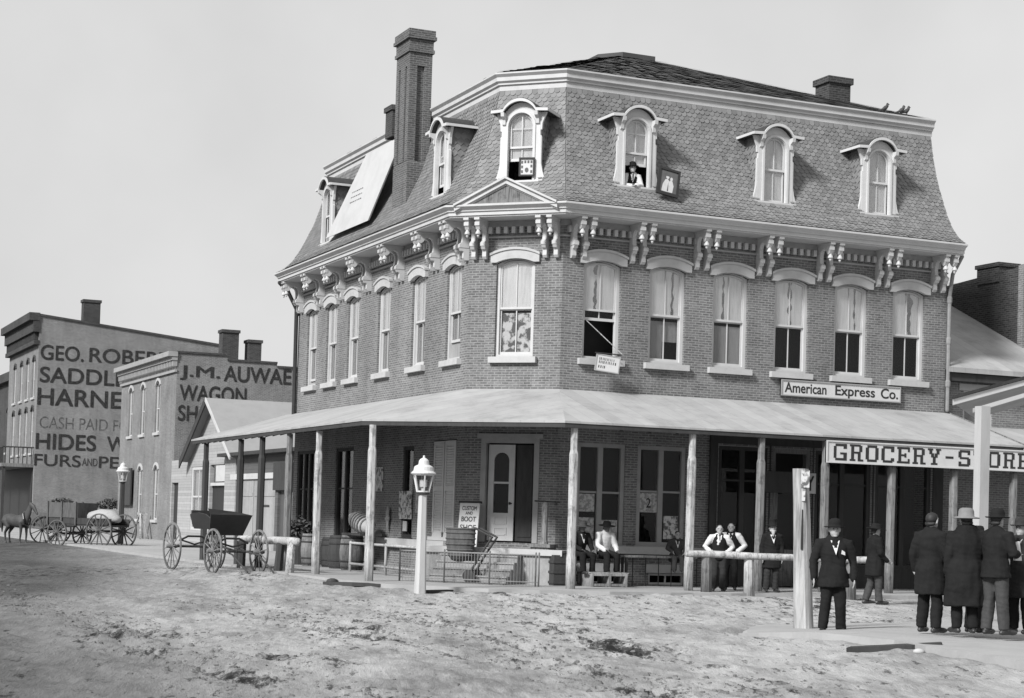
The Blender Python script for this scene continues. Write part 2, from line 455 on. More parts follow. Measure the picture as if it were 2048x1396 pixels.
class MB:
    def __init__(s, M=None):
        s.bm = bmesh.new()
        s.M = M or Matrix.Identity(4)

    def v(s, p):
        return s.bm.verts.new(s.M @ Vector(p))

    def f(s, vs):
        try:
            return s.bm.faces.new(vs)
        except ValueError:
            return None

    def poly(s, pts):
        return s.f([s.v(p) for p in pts])

    def loft(s, rings, close=True, caps=True):
        vr = [[s.v(p) for p in r] for r in rings]
        n = len(vr[0])
        for a, b in zip(vr[:-1], vr[1:]):
            for i in range(n if close else n - 1):
                j = (i + 1) % n
                s.f([a[i], a[j], b[j], b[i]])
        if caps and close:
            s.f(vr[0][::-1])
            s.f(vr[-1])
        return s

    def box(s, x0, x1, y0, y1, z0, z1):
        return s.loft([[(x0, y0, z0), (x1, y0, z0), (x1, y1, z0), (x0, y1, z0)], [(x0, y0, z1), (x1, y0, z1), (x1, y1, z1), (x0, y1, z1)]])

    def prism(s, poly, axis, a, b):
        def P(p, t):
            if axis == 'y':
                return (p[0], t, p[1])
            if axis == 'x':
                return (t, p[0], p[1])
            return (p[0], p[1], t)
        return s.loft([[P(p, a) for p in poly], [P(p, b) for p in poly]])

    def band(s, outer, inner, d0, d1):
        """solid between two (x,z) polylines"""
        for i in range(len(outer) - 1):
            q = [outer[i], outer[i + 1], inner[i + 1], inner[i]]
            s.prism(q, 'y', d0, d1)
        return s

    def tube(s, pts, rad, n=8, lat=None, dome=True):
        pts = [Vector(p) for p in pts]
        rings = []
        m = len(pts)
        if not isinstance(rad, (list, tuple)):
            rad = [rad] * m
        up_ = None
        for i, p in enumerate(pts):
            t = (pts[min(i + 1, m - 1)] - pts[max(i - 1, 0)])
            if t.length < 1e-6:
                t = Vector((0, 0, 1))
            t.normalize()
            if lat is not None:
                a = Vector(lat) - t * t.dot(Vector(lat))
            elif up_ is not None:
                a = up_ - t * t.dot(up_)
            else:
                a = t.orthogonal()
            a.normalize()
            up_ = a
            b = t.cross(a)
            r = rad[i]
            rx, ry = r if isinstance(r, (list, tuple)) else (r, r)
            rings.append((p, t, a, b, rx, ry))
        out = []
        def ring(p, a, b, rx, ry):
            return [p + a * (rx * math.cos(2 * math.pi * k / n)) + b * (ry * math.sin(2 * math.pi * k / n)) for k in range(n)]
        if dome:
            p, t, a, b, rx, ry = rings[0]
            for c in (0.95, 0.6):
                h = math.sqrt(1 - c * c)
                out.append(ring(p - t * min(rx, ry) * c, a, b, rx * h, ry * h))
        for p, t, a, b, rx, ry in rings:
            out.append(ring(p, a, b, rx, ry))
        if dome:
            p, t, a, b, rx, ry = rings[-1]
            for c in (0.6, 0.95):
                h = math.sqrt(1 - c * c)
                out.append(ring(p + t * min(rx, ry) * c, a, b, rx * h, ry * h))
        return s.loft(out)

    def bar(s, p0, p1, w, h=None, lat=(0, 0, 1)):
        """square bar between two points"""
        h = h or w
        p0, p1 = Vector(p0), Vector(p1)
        t = (p1 - p0).normalized()
        a = Vector(lat) - t * t.dot(Vector(lat))
        if a.length < 1e-4:
            a = t.orthogonal()
        a.normalize()
        b = t.cross(a)
        rs = []
        for p in (p0, p1):
            rs.append([p + a * (sx * h / 2) + b * (sy * w / 2) for sx, sy in ((-1, -1), (1, -1), (1, 1), (-1, 1))])
        return s.loft(rs)

    def lathe(s, prof, c=(0, 0, 0), n=16, axis=None, sx=1, sy=1):
        c = Vector(c)
        q = Matrix.Identity(3)
        if axis is not None:
            q = Vector(axis).to_track_quat('Z', 'Y').to_matrix()
        rings = [[c + q @ Vector((r * sx * math.cos(2 * math.pi * k / n), r * sy * math.sin(2 * math.pi * k / n), z)) for k in range(n)] for r, z in prof]
        return s.loft(rings)

    def build(s, name, material, parent=None, smooth=False, remesh=None, recalc=True, wrinkle=0):
        bm = s.bm
        if recalc:
            bmesh.ops.recalc_face_normals(bm, faces=bm.faces)
        else:
            bm.normal_update()
        uv = bm.loops.layers.uv.new('UVMap')
        for f in bm.faces:
            nn = f.normal
            f.smooth = smooth
            if abs(nn.z) > 0.75:
                for l in f.loops:
                    l[uv].uv = (l.vert.co.x, l.vert.co.y)
            else:
                t = Vector((-nn.y, nn.x, 0))
                t = t.normalized() if t.length > 1e-6 else Vector((1, 0, 0))
                if abs(t.x) >= abs(t.y):
                    t = t if t.x > 0 else -t
                else:
                    t = t if t.y > 0 else -t
                for l in f.loops:
                    l[uv].uv = (l.vert.co.dot(t), l.vert.co.z)
        me = bpy.data.meshes.new(name)
        bm.to_mesh(me)
        bm.free()
        o = bpy.data.objects.new(name, me)
        if remesh:
            tmp = bpy.data.objects.new('tmp', me)
            COL.objects.link(tmp)
            md = tmp.modifiers.new('r', 'REMESH')
            md.mode = 'VOXEL'
            md.voxel_size = remesh
            sm = tmp.modifiers.new('s', 'SMOOTH')
            sm.iterations = 4
            sm.factor = 0.5
            dg = bpy.context.evaluated_depsgraph_get()
            me2 = bpy.data.meshes.new_from_object(tmp.evaluated_get(dg))
            bpy.data.objects.remove(tmp)
            if wrinkle:
                nr = [Vector(v.normal) for v in me2.vertices]
                sd = random.uniform(0, 50)
                for v, q in zip(me2.vertices, nr):
                    c_ = v.co
                    f_ = noise.noise((c_.x * 9 + sd, c_.y * 9, c_.z * 4.5)) + 0.7 * abs(noise.noise((c_.x * 5 + c_.z * 7, c_.y * 5 - c_.z * 5 + sd, c_.z * 12)))
                    v.co = c_ + q * (wrinkle * f_)
            for p in me2.polygons:
                p.use_smooth = True
            me2.name = name
            o = bpy.data.objects.new(name, me2)
            me = me2
        me.materials.clear()
        me.materials.append(material)
        return link(o, parent)

def arc(x0, x1, z, rise, n=10):
    """segmental arch from (x0,z) to (x1,z)"""
    w = (x1 - x0) / 2
    r = (w * w + rise * rise) / (2 * rise)
    cz = z + rise - r
    a0 = math.asin(min(1, w / r))
    if rise > w * 0.999:
        a0 = math.pi / 2
    c = (x0 + x1) / 2
    return [(c + r * math.sin(-a0 + 2 * a0 * i / n), cz + r * math.cos(-a0 + 2 * a0 * i / n)) for i in range(n + 1)]

def text(M, s, x0, x1, z0, z1, d, material, name, parent, bold=0.012, thick=0.006, shear=0):
    cu = bpy.data.curves.new('t', 'FONT')
    cu.body = s
    cu.size = 1
    cu.shear = shear
    ob = bpy.data.objects.new('t', cu)
    COL.objects.link(ob)
    dg = bpy.context.evaluated_depsgraph_get()
    me = bpy.data.meshes.new_from_object(ob.evaluated_get(dg))
    bpy.data.objects.remove(ob)
    bpy.data.curves.remove(cu)
    base_v = [Vector(v.co) for v in me.vertices]
    base_f = [list(p.vertices) for p in me.polygons]
    bpy.data.meshes.remove(me)
    lo = [min(v[i] for v in base_v) - bold for i in (0, 1)]
    hi = [max(v[i] for v in base_v) + bold for i in (0, 1)]
    vs, fs = [], []
    offs = [(0, 0)] if bold <= 0 else [(-1, 0), (1, 0), (0, 1), (0, -1), (.7, .7), (-.7, -.7), (.7, -.7), (-.7, .7)]
    for k, (ox, oy) in enumerate(offs):
        b0 = len(vs)
        for p in base_v:
            vs.append(M @ Vector((x0 + (p.x + ox * bold - lo[0]) / (hi[0] - lo[0]) * (x1 - x0), d - thick * (0.4 + 0.6 * k / len(offs)), z0 + (p.y + oy * bold - lo[1]) / (hi[1] - lo[1]) * (z1 - z0))))
        fs += [[q + b0 for q in f] for f in base_f]
    me = bpy.data.meshes.new(name)
    me.from_pydata(vs, [], fs)
    me.materials.clear()
    me.materials.append(material)
    me.name = name
    return link(bpy.data.objects.new(name, me), parent)

def wall(mb, x0, x1, z0, z1, holes, d=0.0, depth=0.25):
    """sheet with rectangular holes and their reveals"""
    xs = sorted({x0, x1, *[h[0] for h in holes], *[h[1] for h in holes]})
    zs = sorted({z0, z1, *[h[2] for h in holes], *[h[3] for h in holes]})
    for a, b in zip(xs[:-1], xs[1:]):
        for c, e in zip(zs[:-1], zs[1:]):
            mx, mz = (a + b) / 2, (c + e) / 2
            if any(h[0] < mx < h[1] and h[2] < mz < h[3] for h in holes):
                continue
            mb.poly([(a, d, c), (b, d, c), (b, d, e), (a, d, e)])
    for a, b, c, e in holes:
        for p, q in (((a, c), (b, c)), ((b, c), (b, e)), ((b, e), (a, e)), ((a, e), (a, c))):
            mb.poly([(p[0], d, p[1]), (q[0], d, q[1]), (q[0], d + depth, q[1]), (p[0], d + depth, p[1])])

# ------------------------------------------------------------------ plan of the corner building
CU, UD, VL = 1.806, 13.70, 16.90
T8 = math.tan(math.pi / 8)
FR = frame((0, 0, 0), 0)                              # right front: x = u
FL = frame((0, 0, 0), -math.pi / 2)                   # left front: x = -v
FC = frame((CU / 2, CU / 2, 0), -math.pi / 4)         # cut corner
HCH = CU / math.sqrt(2)

def plan(o, uD=UD, vL=VL):
    return [(-o, vL), (-o, CU - o * T8), (CU - o * T8, -o), (uD, -o)]

def sweep(mb, prof, uD=UD, vL=VL, close=True):
    cols = [[] for _ in range(4)]
    for o, z in prof:
        for k, p in enumerate(plan(o, uD, vL)):
            cols[k].append((p[0], p[1], z))
    mb.loft(cols, close=close, caps=close)

# ------------------------------------------------------------------ ground, walks
RUTS = [(-12.5, 0.03), (-11.9, -0.02), (-9.0, -0.03), (-8.3, 0.02), (-6.9, 0.12), (-5.2, 0.2)]

def street(x, y):
    z = 0.0
    m = 0.0
    if -60 < x < 40 and -45 < y < 140:
        dk = max(-3.75 - x, -4.35 - y, (-4.6 - (x + y)) * 0.7071)
        if y < -17 and x > -6:
            z += 0.17 * min(1.0, -(y + 17) / 3.0) * min(1.0, (x + 6) / 2.6)
        z += 0.12 * (math.exp(-(dk / 2.2) ** 2) if dk > 0 else 1.0)
        z += 0.05 * noise.noise((x * 0.18, y * 0.12, 0))
        if y < 15:
            z += 0.035 * noise.noise((x * 0.9, y * 0.5, 3)) + 0.03 * noise.noise((x * 2.6, y * 1.6, 7)) + 0.03 * abs(noise.noise((x * 4.5, y * 2.6, 9)))
            rg = 1 - abs(noise.noise((x * 1.7 + 4, y * .8, 15))) * 2
            z += 0.03 * rg * abs(rg)
            for u0, k in RUTS:
                c = u0 + k * (y + 15) + 0.25 * noise.noise((u0, y * 0.16, 1))
                dd = abs(x - c)
                if dd < 0.8:
                    am = 0.35 + 0.8 * noise.noise((u0 * 3, y * 0.3, 5))
                    am = max(0, am + (0.25 if y < -13 else -0.25))
                    z -= 0.05 * am * math.exp(-(dd / 0.11) ** 2)
                    z += 0.04 * am * math.exp(-((dd - 0.24) / 0.14) ** 2) * (0.5 + 1.3 * noise.noise((x * 6, y * 5, 2)))
                    m = max(m, am * math.exp(-(dd / 0.5) ** 2) * (0.55 + 1.1 * noise.noise((x * 1.4, y * .7, 21))))
    if x > -2.7 and y < -15.3 or (x > -3 and y > -3):
        z = min(z, 0.0)
    return z, m

def build_ground():
    def axis(lo, n0, n1, hi, step):
        a = list(np.arange(n0, n1 + 1e-6, step))
        s, x, left = step, n0, []
        while x > lo:
            s *= 1.25
            x -= s
            left.append(x)
        s, x, rt = step, n1, []
        while x < hi:
            s *= 1.25
            x += s
            rt.append(x)
        return np.array(left[::-1] + a + rt)
    xs = axis(-700, -17, 5, 700, 0.085)
    ys = axis(-300, -30, -3, 1200, 0.11)
    nx, ny = len(xs), len(ys)
    co = np.zeros((ny, nx, 3))
    mud = np.zeros((ny, nx))
    left_shade = np.zeros((ny, nx))
    for j, y in enumerate(ys):
        for i, x in enumerate(xs):
            z, m = street(x, y)
            mud[j, i] = m
            lx = (x + 17.65) * 0.98 - (y + 41.65) * 0.2          # distance right of a camera sightline; shade is painted left of it
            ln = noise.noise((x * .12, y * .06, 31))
            left_shade[j, i] = max(0.0, min(1.0, 0.5 - (lx + 0.02 * (y + 41) + 2.6 * ln) / 4.5)) if y > -41 else 0.0
            co[j, i] = (x, y, z)
    me = bpy.data.meshes.new('ground')
    idx = np.arange(nx * ny).reshape(ny, nx)
    q = np.stack([idx[:-1, :-1], idx[:-1, 1:], idx[1:, 1:], idx[1:, :-1]], -1).reshape(-1, 4)
    me.vertices.add(nx * ny)
    me.vertices.foreach_set('co', co.reshape(-1))
    me.loops.add(q.size)
    me.loops.foreach_set('vertex_index', q.reshape(-1).astype(np.int32))
    me.polygons.add(len(q))
    me.polygons.foreach_set('loop_start', np.arange(0, q.size, 4, dtype=np.int32))
    me.polygons.foreach_set('loop_total', np.full(len(q), 4, dtype=np.int32))
    me.update()
    me.validate()
    a = me.attributes.new('mud', 'FLOAT', 'POINT')
    a.data.foreach_set('value', mud.reshape(-1))
    a = me.attributes.new('left_shade', 'FLOAT', 'POINT')
    a.data.foreach_set('value', left_shade.reshape(-1))
    for p in me.polygons:
        p.use_smooth = True
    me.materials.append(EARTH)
    o = bpy.data.objects.new('ground', me)
    link(o)
    tag(o, 'rutted pale dirt street with dark clods and wheel tracks', 'ground', kind='structure')

build_ground()

def clods():
    mb = MB()
    rnd = random.Random(3)
    for k in range(8500):
        if k % 4:
            u0, kk = RUTS[rnd.randrange(len(RUTS))]
            y = rnd.uniform(-29, -6)
            x = u0 + kk * (y + 15) + 0.25 * noise.noise((u0, y * 0.16, 1)) + rnd.gauss(0, .42)
            if noise.noise((u0 * 3, y * 0.3, 5)) + rnd.uniform(-.3, .3) < -.05:
                continue
        else:
            y = rnd.uniform(-29, 2)
            x = rnd.uniform(-16, 8)
            if noise.noise((x * .55, y * .4, 11)) + rnd.uniform(-.35, .35) < 0.12:
                continue
        if x > -3.6 and y > -3.5 or (x > -3.3 and y < -14):
            continue
        r_ = 0.010 + 0.036 * rnd.random() ** 4
        z, m_ = street(x, y)
        a = rnd.uniform(0, 6.28)
        p = [Vector((x + r_ * rnd.uniform(.7, 1.5) * math.cos(a + q * 1.2566), y + r_ * rnd.uniform(.7, 1.5) * math.sin(a + q * 1.2566), z - .01)) for q in range(5)]
        hh = r_ * rnd.uniform(.35, .75)
        tp = [mb.v((x + (q.x - x) * rnd.uniform(.4, .8), y + (q.y - y) * rnd.uniform(.4, .8), z + hh * rnd.uniform(.6, 1.1))) for q in p]
        vs = [mb.v(q) for q in p]
        for q in range(5):
            mb.f([vs[q], vs[(q + 1) % 5], tp[(q + 1) % 5], tp[q]])
        mb.f(tp)
    o = mb.build('clods', mat('dry_clods', 0.12, .95, .6, 7.0, .3), None, False)
    tag(o, 'scattered dark clods and crumbs of dried mud on the street', 'clods', kind='stuff')

clods()

def rough_slab(name, pts, z, zb, material, label, step=0.5, amp=0.07, tilt=None):
    out = []
    for (a, b) in zip(pts, pts[1:] + pts[:1]):
        a, b = Vector((*a, 0)), Vector((*b, 0))
        k = max(1, int((b - a).length / step)) if (b - a).length < 60 else 30
        for i in range(k):
            p = a.lerp(b, i / k)
            if i:
                p.x += amp * noise.noise((p.x * 1.3, p.y * 1.3, 4)) * 2
                p.y += amp * noise.noise((p.x * 1.3, p.y * 1.3, 8)) * 2
            out.append((p.x, p.y))
    mb = MB()
    mb.prism(out, 'z', zb, z)
    if tilt:
        for v in mb.bm.verts:
            if v.co.z > 0:
                v.co.z += tilt(v.co.x, v.co.y)
    o = mb.build(name, material)
    return tag(o, label, 'walk', kind='structure')

rough_slab('sidewalk', [(-3.6, 130), (-3.6, 1.0), (-3.3, -1.6), (-1.5, -3.6), (1.2, -4.35), (6.0, -4.3), (16, -4.2), (40, -4.2), (40, 60), (10, 130)], 0.2, -0.3, WALK,
           'pale trodden walk round the corner building under its porch')
rough_slab('boardwalk', [(-1.25, -14.75), (-3.1, -17.3), (-3.35, -18.3), (-3.15, -20.2), (-3.0, -21.2), (-3.3, -22.3), (-3.7, -25.5), (-4.2, -31), (9, -31), (9, -13.2), (3.5, -13.6)], 0.1, -0.2, WALK,
           'pale plank walk along the near right corner', 0.35, 0.05, lambda x, y: 0.2 * min(1.0, max(0.0, -(y + 17) / 2.6)))

# ------------------------------------------------------------------ the corner building
B = thing('brick_building', 'large three level brick corner building with slate mansard roof and bracketed white cornice', 'building', (CU / 2, CU / 2, 0))

WIN_R = [2.94 + 1.898 * i for i in range(6)]
WIN_L = [2.866, 5.501, 8.358, 11.155, 13.274, 15.343]
ZS, ZP, RISE, WW = 5.95, 8.36, 0.12, 1.06

h_r = [(c - WW / 2, c + WW / 2, ZS, ZP + RISE) for c in WIN_R]
h_l = [(-c - WW / 2, -c + WW / 2, ZS, ZP + RISE) for c in WIN_L]
h_c = [(-WW / 2, WW / 2, ZS, ZP + RISE)]
GF_R = [(2.36, 3.74), (4.10, 5.52)]
GF_L = [(-4.0, -2.34), (-6.36, -5.5), (-12.4, -10.7), (-16.5, -14.6)]
h_r += [(a, b, 1.22, 3.80) for a, b in GF_R] + [(6.5, 8.0, 0.75, 3.9), (8.15, 9.35, 0.2, 3.9), (9.5, 11.3, 0.75, 3.9), (11.45, 13.3, 0.75, 3.9)]
h_r += [(2.5, 3.7, 0.22, 0.5), (4.5, 5.55, 0.22, 0.5)]
h_l += [(-4.0, -2.34, 1.24, 3.85), (-6.36, -5.5, 1.2, 3.75), (-12.4, -10.7, 0.75, 3.85), (-16.5, -14.6, 0.75, 3.85)]
h_c += [(-0.80, 0.80, 1.2, 3.88)]

wb = MB(FR)
wall(wb, CU, UD, -0.2, 9.5, h_r)
wb.M = FL
wall(wb, -VL, -CU, -0.2, 9.5, h_l)
wb.M = FC
wall(wb, -HCH, HCH, -0.2, 9.5, h_c)
wb.M = Matrix.Identity(4)
wb.poly([(UD, 0, -0.2), (UD, VL, -0.2), (UD, VL, 12.9), (UD, 0.9, 12.9), (UD, 0, 9.5)])
wb.poly([(0, VL, -0.2), (UD, VL, -0.2), (UD, VL, 12.9), (0.9, VL, 12.9), (0, VL, 9.5)])
wb.build('wall', BRICK, B, recalc=False)
# inner lining so that open windows look into rooms
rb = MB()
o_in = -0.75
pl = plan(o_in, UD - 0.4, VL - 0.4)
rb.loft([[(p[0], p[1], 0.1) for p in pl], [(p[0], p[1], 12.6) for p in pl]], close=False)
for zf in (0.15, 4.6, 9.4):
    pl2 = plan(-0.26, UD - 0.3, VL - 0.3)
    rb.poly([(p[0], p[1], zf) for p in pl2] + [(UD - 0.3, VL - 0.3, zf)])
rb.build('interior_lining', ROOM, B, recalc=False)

def sash_window(M, c, root, low='room', opened=0.0, up='curtain', gap=None, name='window'):
    """segmental headed sash window with hood and sill; frame is the part, the rest its sub-parts"""
    w = WW / 2
    def path(i):
        return [(c - w + i, ZS + i * 0.3)] + arc(c - w + i, c + w - i, ZP - i * 0.2, RISE) + [(c + w - i, ZS + i * 0.3)]
    mb = MB(M)
    mb.band(path(0.0), path(0.085), 0.075, 0.2)
    mb.box(c - w, c + w, 0.07, 0.2, ZS, ZS + 0.07)
    fr = mb.build(name, TRIM, root)
    # hood
    hb = MB(M)
    hw = 0.665
    o = [(c - hw, ZP + 0.02)] + [(c - hw, ZP + 0.25)] + arc(c - hw, c + hw, ZP + 0.25, 0.15) + [(c + hw, ZP + 0.25), (c + hw, ZP + 0.02)]
    ii = [(c - w + 0.02, ZP + 0.02)] + [(c - w + 0.02, ZP + 0.021)] + arc(c - w + 0.02, c + w - 0.02, ZP + 0.022, RISE - 0.02) + [(c + w - 0.02, ZP + 0.021), (c + w - 0.02, ZP + 0.02)]
    hb.band(o, ii, -0.09, 0.03)
    o2 = arc(c - hw - 0.02, c + hw + 0.02, ZP + 0.26, 0.15)
    i2 = arc(c - hw - 0.02, c + hw + 0.02, ZP + 0.20, 0.148)
    hb.band(o2, i2, -0.125, 0.02)
    hb.build('hood', STONE, fr)
    sb = MB(M)
    sb.box(c - 0.65, c + 0.65, -0.13, 0.07, ZS - 0.155, ZS)
    sb.build('sill', STONE, fr)
    mid = 7.2
    k = 0.08
    # upper sash
    ub = MB(M)
    a0, a1 = c - w + k, c + w - k
    top = ZP - 0.02
    ub.band([(a0, mid)] + arc(a0, a1, top, RISE - .02) + [(a1, mid)], [(a0 + 0.045, mid + 0.04)] + arc(a0 + 0.045, a1 - 0.045, top - 0.04, RISE - 0.025) + [(a1 - 0.045, mid + 0.04)], 0.10, 0.135)
    ub.box(a0, a1, 0.095, 0.14, mid - 0.01, mid + 0.045)
    ub.box(c - 0.014, c + 0.014, 0.105, 0.13, mid + 0.045, top + 0.07)
    ub.build('sash', TRIM, fr)
    pb = MB(M)
    pb.prism([(a0 + 0.04, mid + 0.03)] + arc(a0 + 0.04, a1 - 0.04, top - 0.04, RISE - 0.025) + [(a1 - 0.04, mid + 0.03)], 'y', 0.115, 0.119)
    pb.build('pane', GLASS, fr)
    # lower sash
    z0 = ZS + 0.07 + opened
    z1 = mid + opened
    lb = MB(M)
    lb.band([(a0, z0), (a0, z1), (a1, z1), (a1, z0)], [(a0 + 0.045, z0 + 0.07), (a0 + 0.045, z1 - 0.04), (a1 - 0.045, z1 - 0.04), (a1 - 0.045, z0 + 0.07)], 0.14, 0.175)
    lb.box(a0, a1, 0.138, 0.177, z0, z0 + 0.072)
    lb.box(c - 0.014, c + 0.014, 0.145, 0.17, z0 + 0.07, z1 - 0.04)
    lb.build('sash', TRIM, fr)
    pb = MB(M)
    pb.box(a0 + 0.04, a1 - 0.04, 0.155, 0.159, z0 + 0.06, z1 - 0.035)
    pb.build('pane', GLASSL, fr)
    # curtains
    def drape(zb, zt, mt, gp, dd=0.185):
        cb = MB(M)
        nseg = 16
        for sgn in ((-1, 1) if gp else (0,)):
            for q in range(nseg):
                if sgn:
                    e0 = c + gp[0] + sgn * gp[1] * max(0.03, 0.45 + 1.1 * noise.noise((q * 0.42, c * 3.1, sgn * 2.0)))
                    e1 = c + gp[0] + sgn * gp[1] * max(0.03, 0.45 + 1.1 * noise.noise(((q + 1) * 0.42, c * 3.1, sgn * 2.0)))
                    x0_, x1_ = (a0, a1)
                    za, zb2 = zb + (zt - zb) * q / nseg, zb + (zt - zb) * (q + 1) / nseg
                    if sgn < 0:
                        cb.poly([(x0_, dd, za), (e0, dd, za), (e1, dd, zb2), (x0_, dd, zb2)])
                    else:
                        cb.poly([(e0, dd + .002, za), (x1_, dd + .002, za), (x1_, dd + .002, zb2), (e1, dd + .002, zb2)])
                elif q == 0:
                    cb.poly([(a0, dd, zb), (a1, dd, zb), (a1, dd, zt), (a0, dd, zt)])
        return cb.build('curtain', mt, fr)
    if up == 'curtain':
        drape(mid + 0.03, 8.45, CURT, gap, 0.137)
    elif up == 'lace':
        drape(mid + 0.03, 8.45, CURT, None, 0.137)
    if low == 'lace':
        drape(ZS, mid - 0.1, LACE, None)
    elif low == 'grey':
        drape(ZS, mid - 0.12, CURTG, None)
    elif low == 'half':
        cb = MB(M)
        cb.poly([(a0, .23, 6.55), (a1, .23, 6.55), (a1, .23, mid - .12), (a0, .23, mid - .12)])
        cb.poly([(a0, .231, ZS), (c, .231, ZS), (c, .231, 6.56), (a0, .231, 6.56)])
        cb.build('curtain', CURTG, fr)
    return fr

lows = ['room', 'half', 'grey', 'room', 'room', 'room']
gaps = [(-0.12, 0.10), (0.22, 0.07), (-0.15, 0.06), (0.02, 0.10), (0.2, 0.05), (0.08, 0.14)]
for i, c in enumerate(WIN_R):
    sash_window(FR, c, B, lows[i], 0.93 if i == 0 else 0, 'curtain', gaps[i])
for i, c in enumerate(WIN_L):
    sash_window(FL, -c, B, 'grey', 0.42 if i == 0 else (0.12 if i == 5 else 0), 'curtain', None)
sash_window(FC, 0, B, 'lace', 0, 'lace')

# cornice
cb = MB()
sweep(cb, [(0.0, 9.46), (0.72, 9.46), (0.72, 9.50), (0.76, 9.50), (0.76, 9.595), (0.80, 9.60), (0.80, 9.64), (0.89, 9.70), (0.91, 9.71), (0.91, 9.75), (0.6, 9.86), (0.0, 9.86)])
cb.build('cornice', TRIM, B)
fb = MB()
sweep(fb, [(0.0, 9.30), (0.05, 9.30), (0.05, 9.458), (0.0, 9.458)])
sweep(fb, [(0.0, 9.02), (0.05, 9.02), (0.06, 9.06), (0.0, 9.07)])
fb.build('frieze', TRIMD, B)
db = MB()
for M, a, b in ((FR, CU + 0.1, UD - 0.1), (FL, -VL + 0.1, -CU - 0.1), (FC, -HCH + 0.1, HCH - 0.1)):
    db.M = M
    x = a
    while x < b:
        db.box(x, x + 0.1, -0.12, 0.0, 9.13, 9.295)
        x += 0.215
db.build('dentil_band', TRIM, B)

BR_PROF = [(0, 0), (0.70, 0), (0.70, -0.04), (0.66, -0.08), (0.67, -0.20), (0.62, -0.29), (0.55, -0.31), (0.49, -0.26), (0.43, -0.17), (0.33, -0.14), (0.23, -0.19), (0.19, -0.28), (0.18, -0.40), (0.20, -0.52), (0.25, -0.55), (0.265, -0.66), (0.22, -0.74), (0.16, -0.75), (0.15, -0.80), (0.155, -0.92), (0.11, -0.98), (0, -0.98)]

def bracket(M, c):
    mb = MB(M)
    mb.prism([(-o, 9.455 + z) for o, z in BR_PROF], 'x', c - 0.055, c + 0.055)
    mb.box(c - 0.072, c + 0.072, -0.72, -0.06, 9.40, 9.457)
    mb.box(c - 0.068, c + 0.068, -0.275, -0.01, 9.455 - 0.66, 9.455 - 0.57)
    mb.box(c - 0.066, c + 0.066, -0.69, -0.6, 9.455 - 0.2, 9.455 - 0.11)
    mb.lathe([(0.02, 0.04), (0.04, -0.01), (0.07, -0.07), (0.072, -0.10), (0.03, -0.12), (0.036, -0.155), (0.01, -0.19)], (c, -0.59, 9.455 - 0.31), 10)
    mb.build('bracket', TRIM, B)

pr = [2.2] + [(a + b) / 2 for a, b in zip(WIN_R[:-1], WIN_R[1:])] + [13.35]
for c in pr:
    bracket(FR, c - 0.15)
    bracket(FR, c + 0.15)
pl_ = [2.1] + [(a + b) / 2 for a, b in zip(WIN_L[:-1], WIN_L[1:])] + [16.6]
for c in pl_:
    bracket(FL, -c - 0.15)
    bracket(FL, -c + 0.15)
for c in (-1.13, -0.83, 0.83, 1.13):
    bracket(FC, c)

# mansard
PROF = [(0.86, 9.765), (0.56, 9.95), (0.30, 10.20), (0.12, 10.47), (0.08, 10.53), (-0.07, 10.80), (-0.22, 11.12), (-0.41, 11.5), (-0.56, 11.92), (-0.65, 12.2), (-0.68, 12.3), (-0.76, 12.62), (-0.86, 13.1)]

def prof_at(L):
    acc = 0
    for (a, b) in zip(PROF[:-1], PROF[1:]):
        l = math.hypot(b[0] - a[0], b[1] - a[1])
        if acc + l >= L:
            t = (L - acc) / l
            return (a[0] + (b[0] - a[0]) * t, a[1] + (b[1] - a[1]) * t), ((b[0] - a[0]) / l, (b[1] - a[1]) / l)
        acc += l
    return PROF[-1], ((b[0] - a[0]) / l, (b[1] - a[1]) / l)

PLEN = sum(math.hypot(b[0] - a[0], b[1] - a[1]) for a, b in zip(PROF[:-1], PROF[1:]))
DORM = {'R': (3.78, 7.95, 11.28), 'C': (0.07,), 'L': (-3.88, -13.85)}
def roof_lim(kind, o):
    e = CU - o * T8
    if kind == 'R':
        return e, UD - 0.04
    if kind == 'L':
        return -VL + 0.04, -e
    h = (e + o) / math.sqrt(2)
    return -h, h
def in_dormer(kind, x, z, w=0.47, z0=10.49, z1=12.2):
    return z0 < z < z1 and any(abs(x - c) < w for c in DORM[kind])
mb = MB()
for M, kind in ((FR, 'R'), (FL, 'L'), (FC, 'C')):
    mb.M = M
    cuts = sorted(q for c in DORM[kind] for q in (c - 0.49, c + 0.49))
    for (o0, z0), (o1, z1) in zip(PROF[:-1], PROF[1:]):
        o0, o1 = o0 - 0.012, o1 - 0.012
        oy = (lambda o: -o) if kind != 'C' else (lambda o: -o)
        (a0, b0), (a1, b1) = roof_lim(kind, o0), roof_lim(kind, o1)
        bot = [a0] + cuts + [b0]
        top_ = [a1] + cuts + [b1]
        for k in range(len(bot) - 1):
            if in_dormer(kind, (bot[k] + bot[k + 1]) / 2, (z0 + z1) / 2) and bot[k] in cuts:
                continue
            mb.poly([(bot[k], -o0, z0), (bot[k + 1], -o0, z0), (top_[k + 1], -o1, z1), (top_[k], -o1, z1)])
mb.M = Matrix.Identity(4)
mb.poly([(UD - 0.05, -o, z) for o, z in PROF] + [(UD - 0.05, 3, 13.1), (UD - 0.05, 3, 9.95)])
mb.poly([(-o, VL - 0.05, z) for o, z in PROF] + [(3, VL - 0.05, 13.1), (3, VL - 0.05, 9.95)])
roof = mb.build('mansard_roof', SHINGLE, B, recalc=False)
shb = MB()
RH = 0.118
rows = int(PLEN / RH)
SW = 0.155
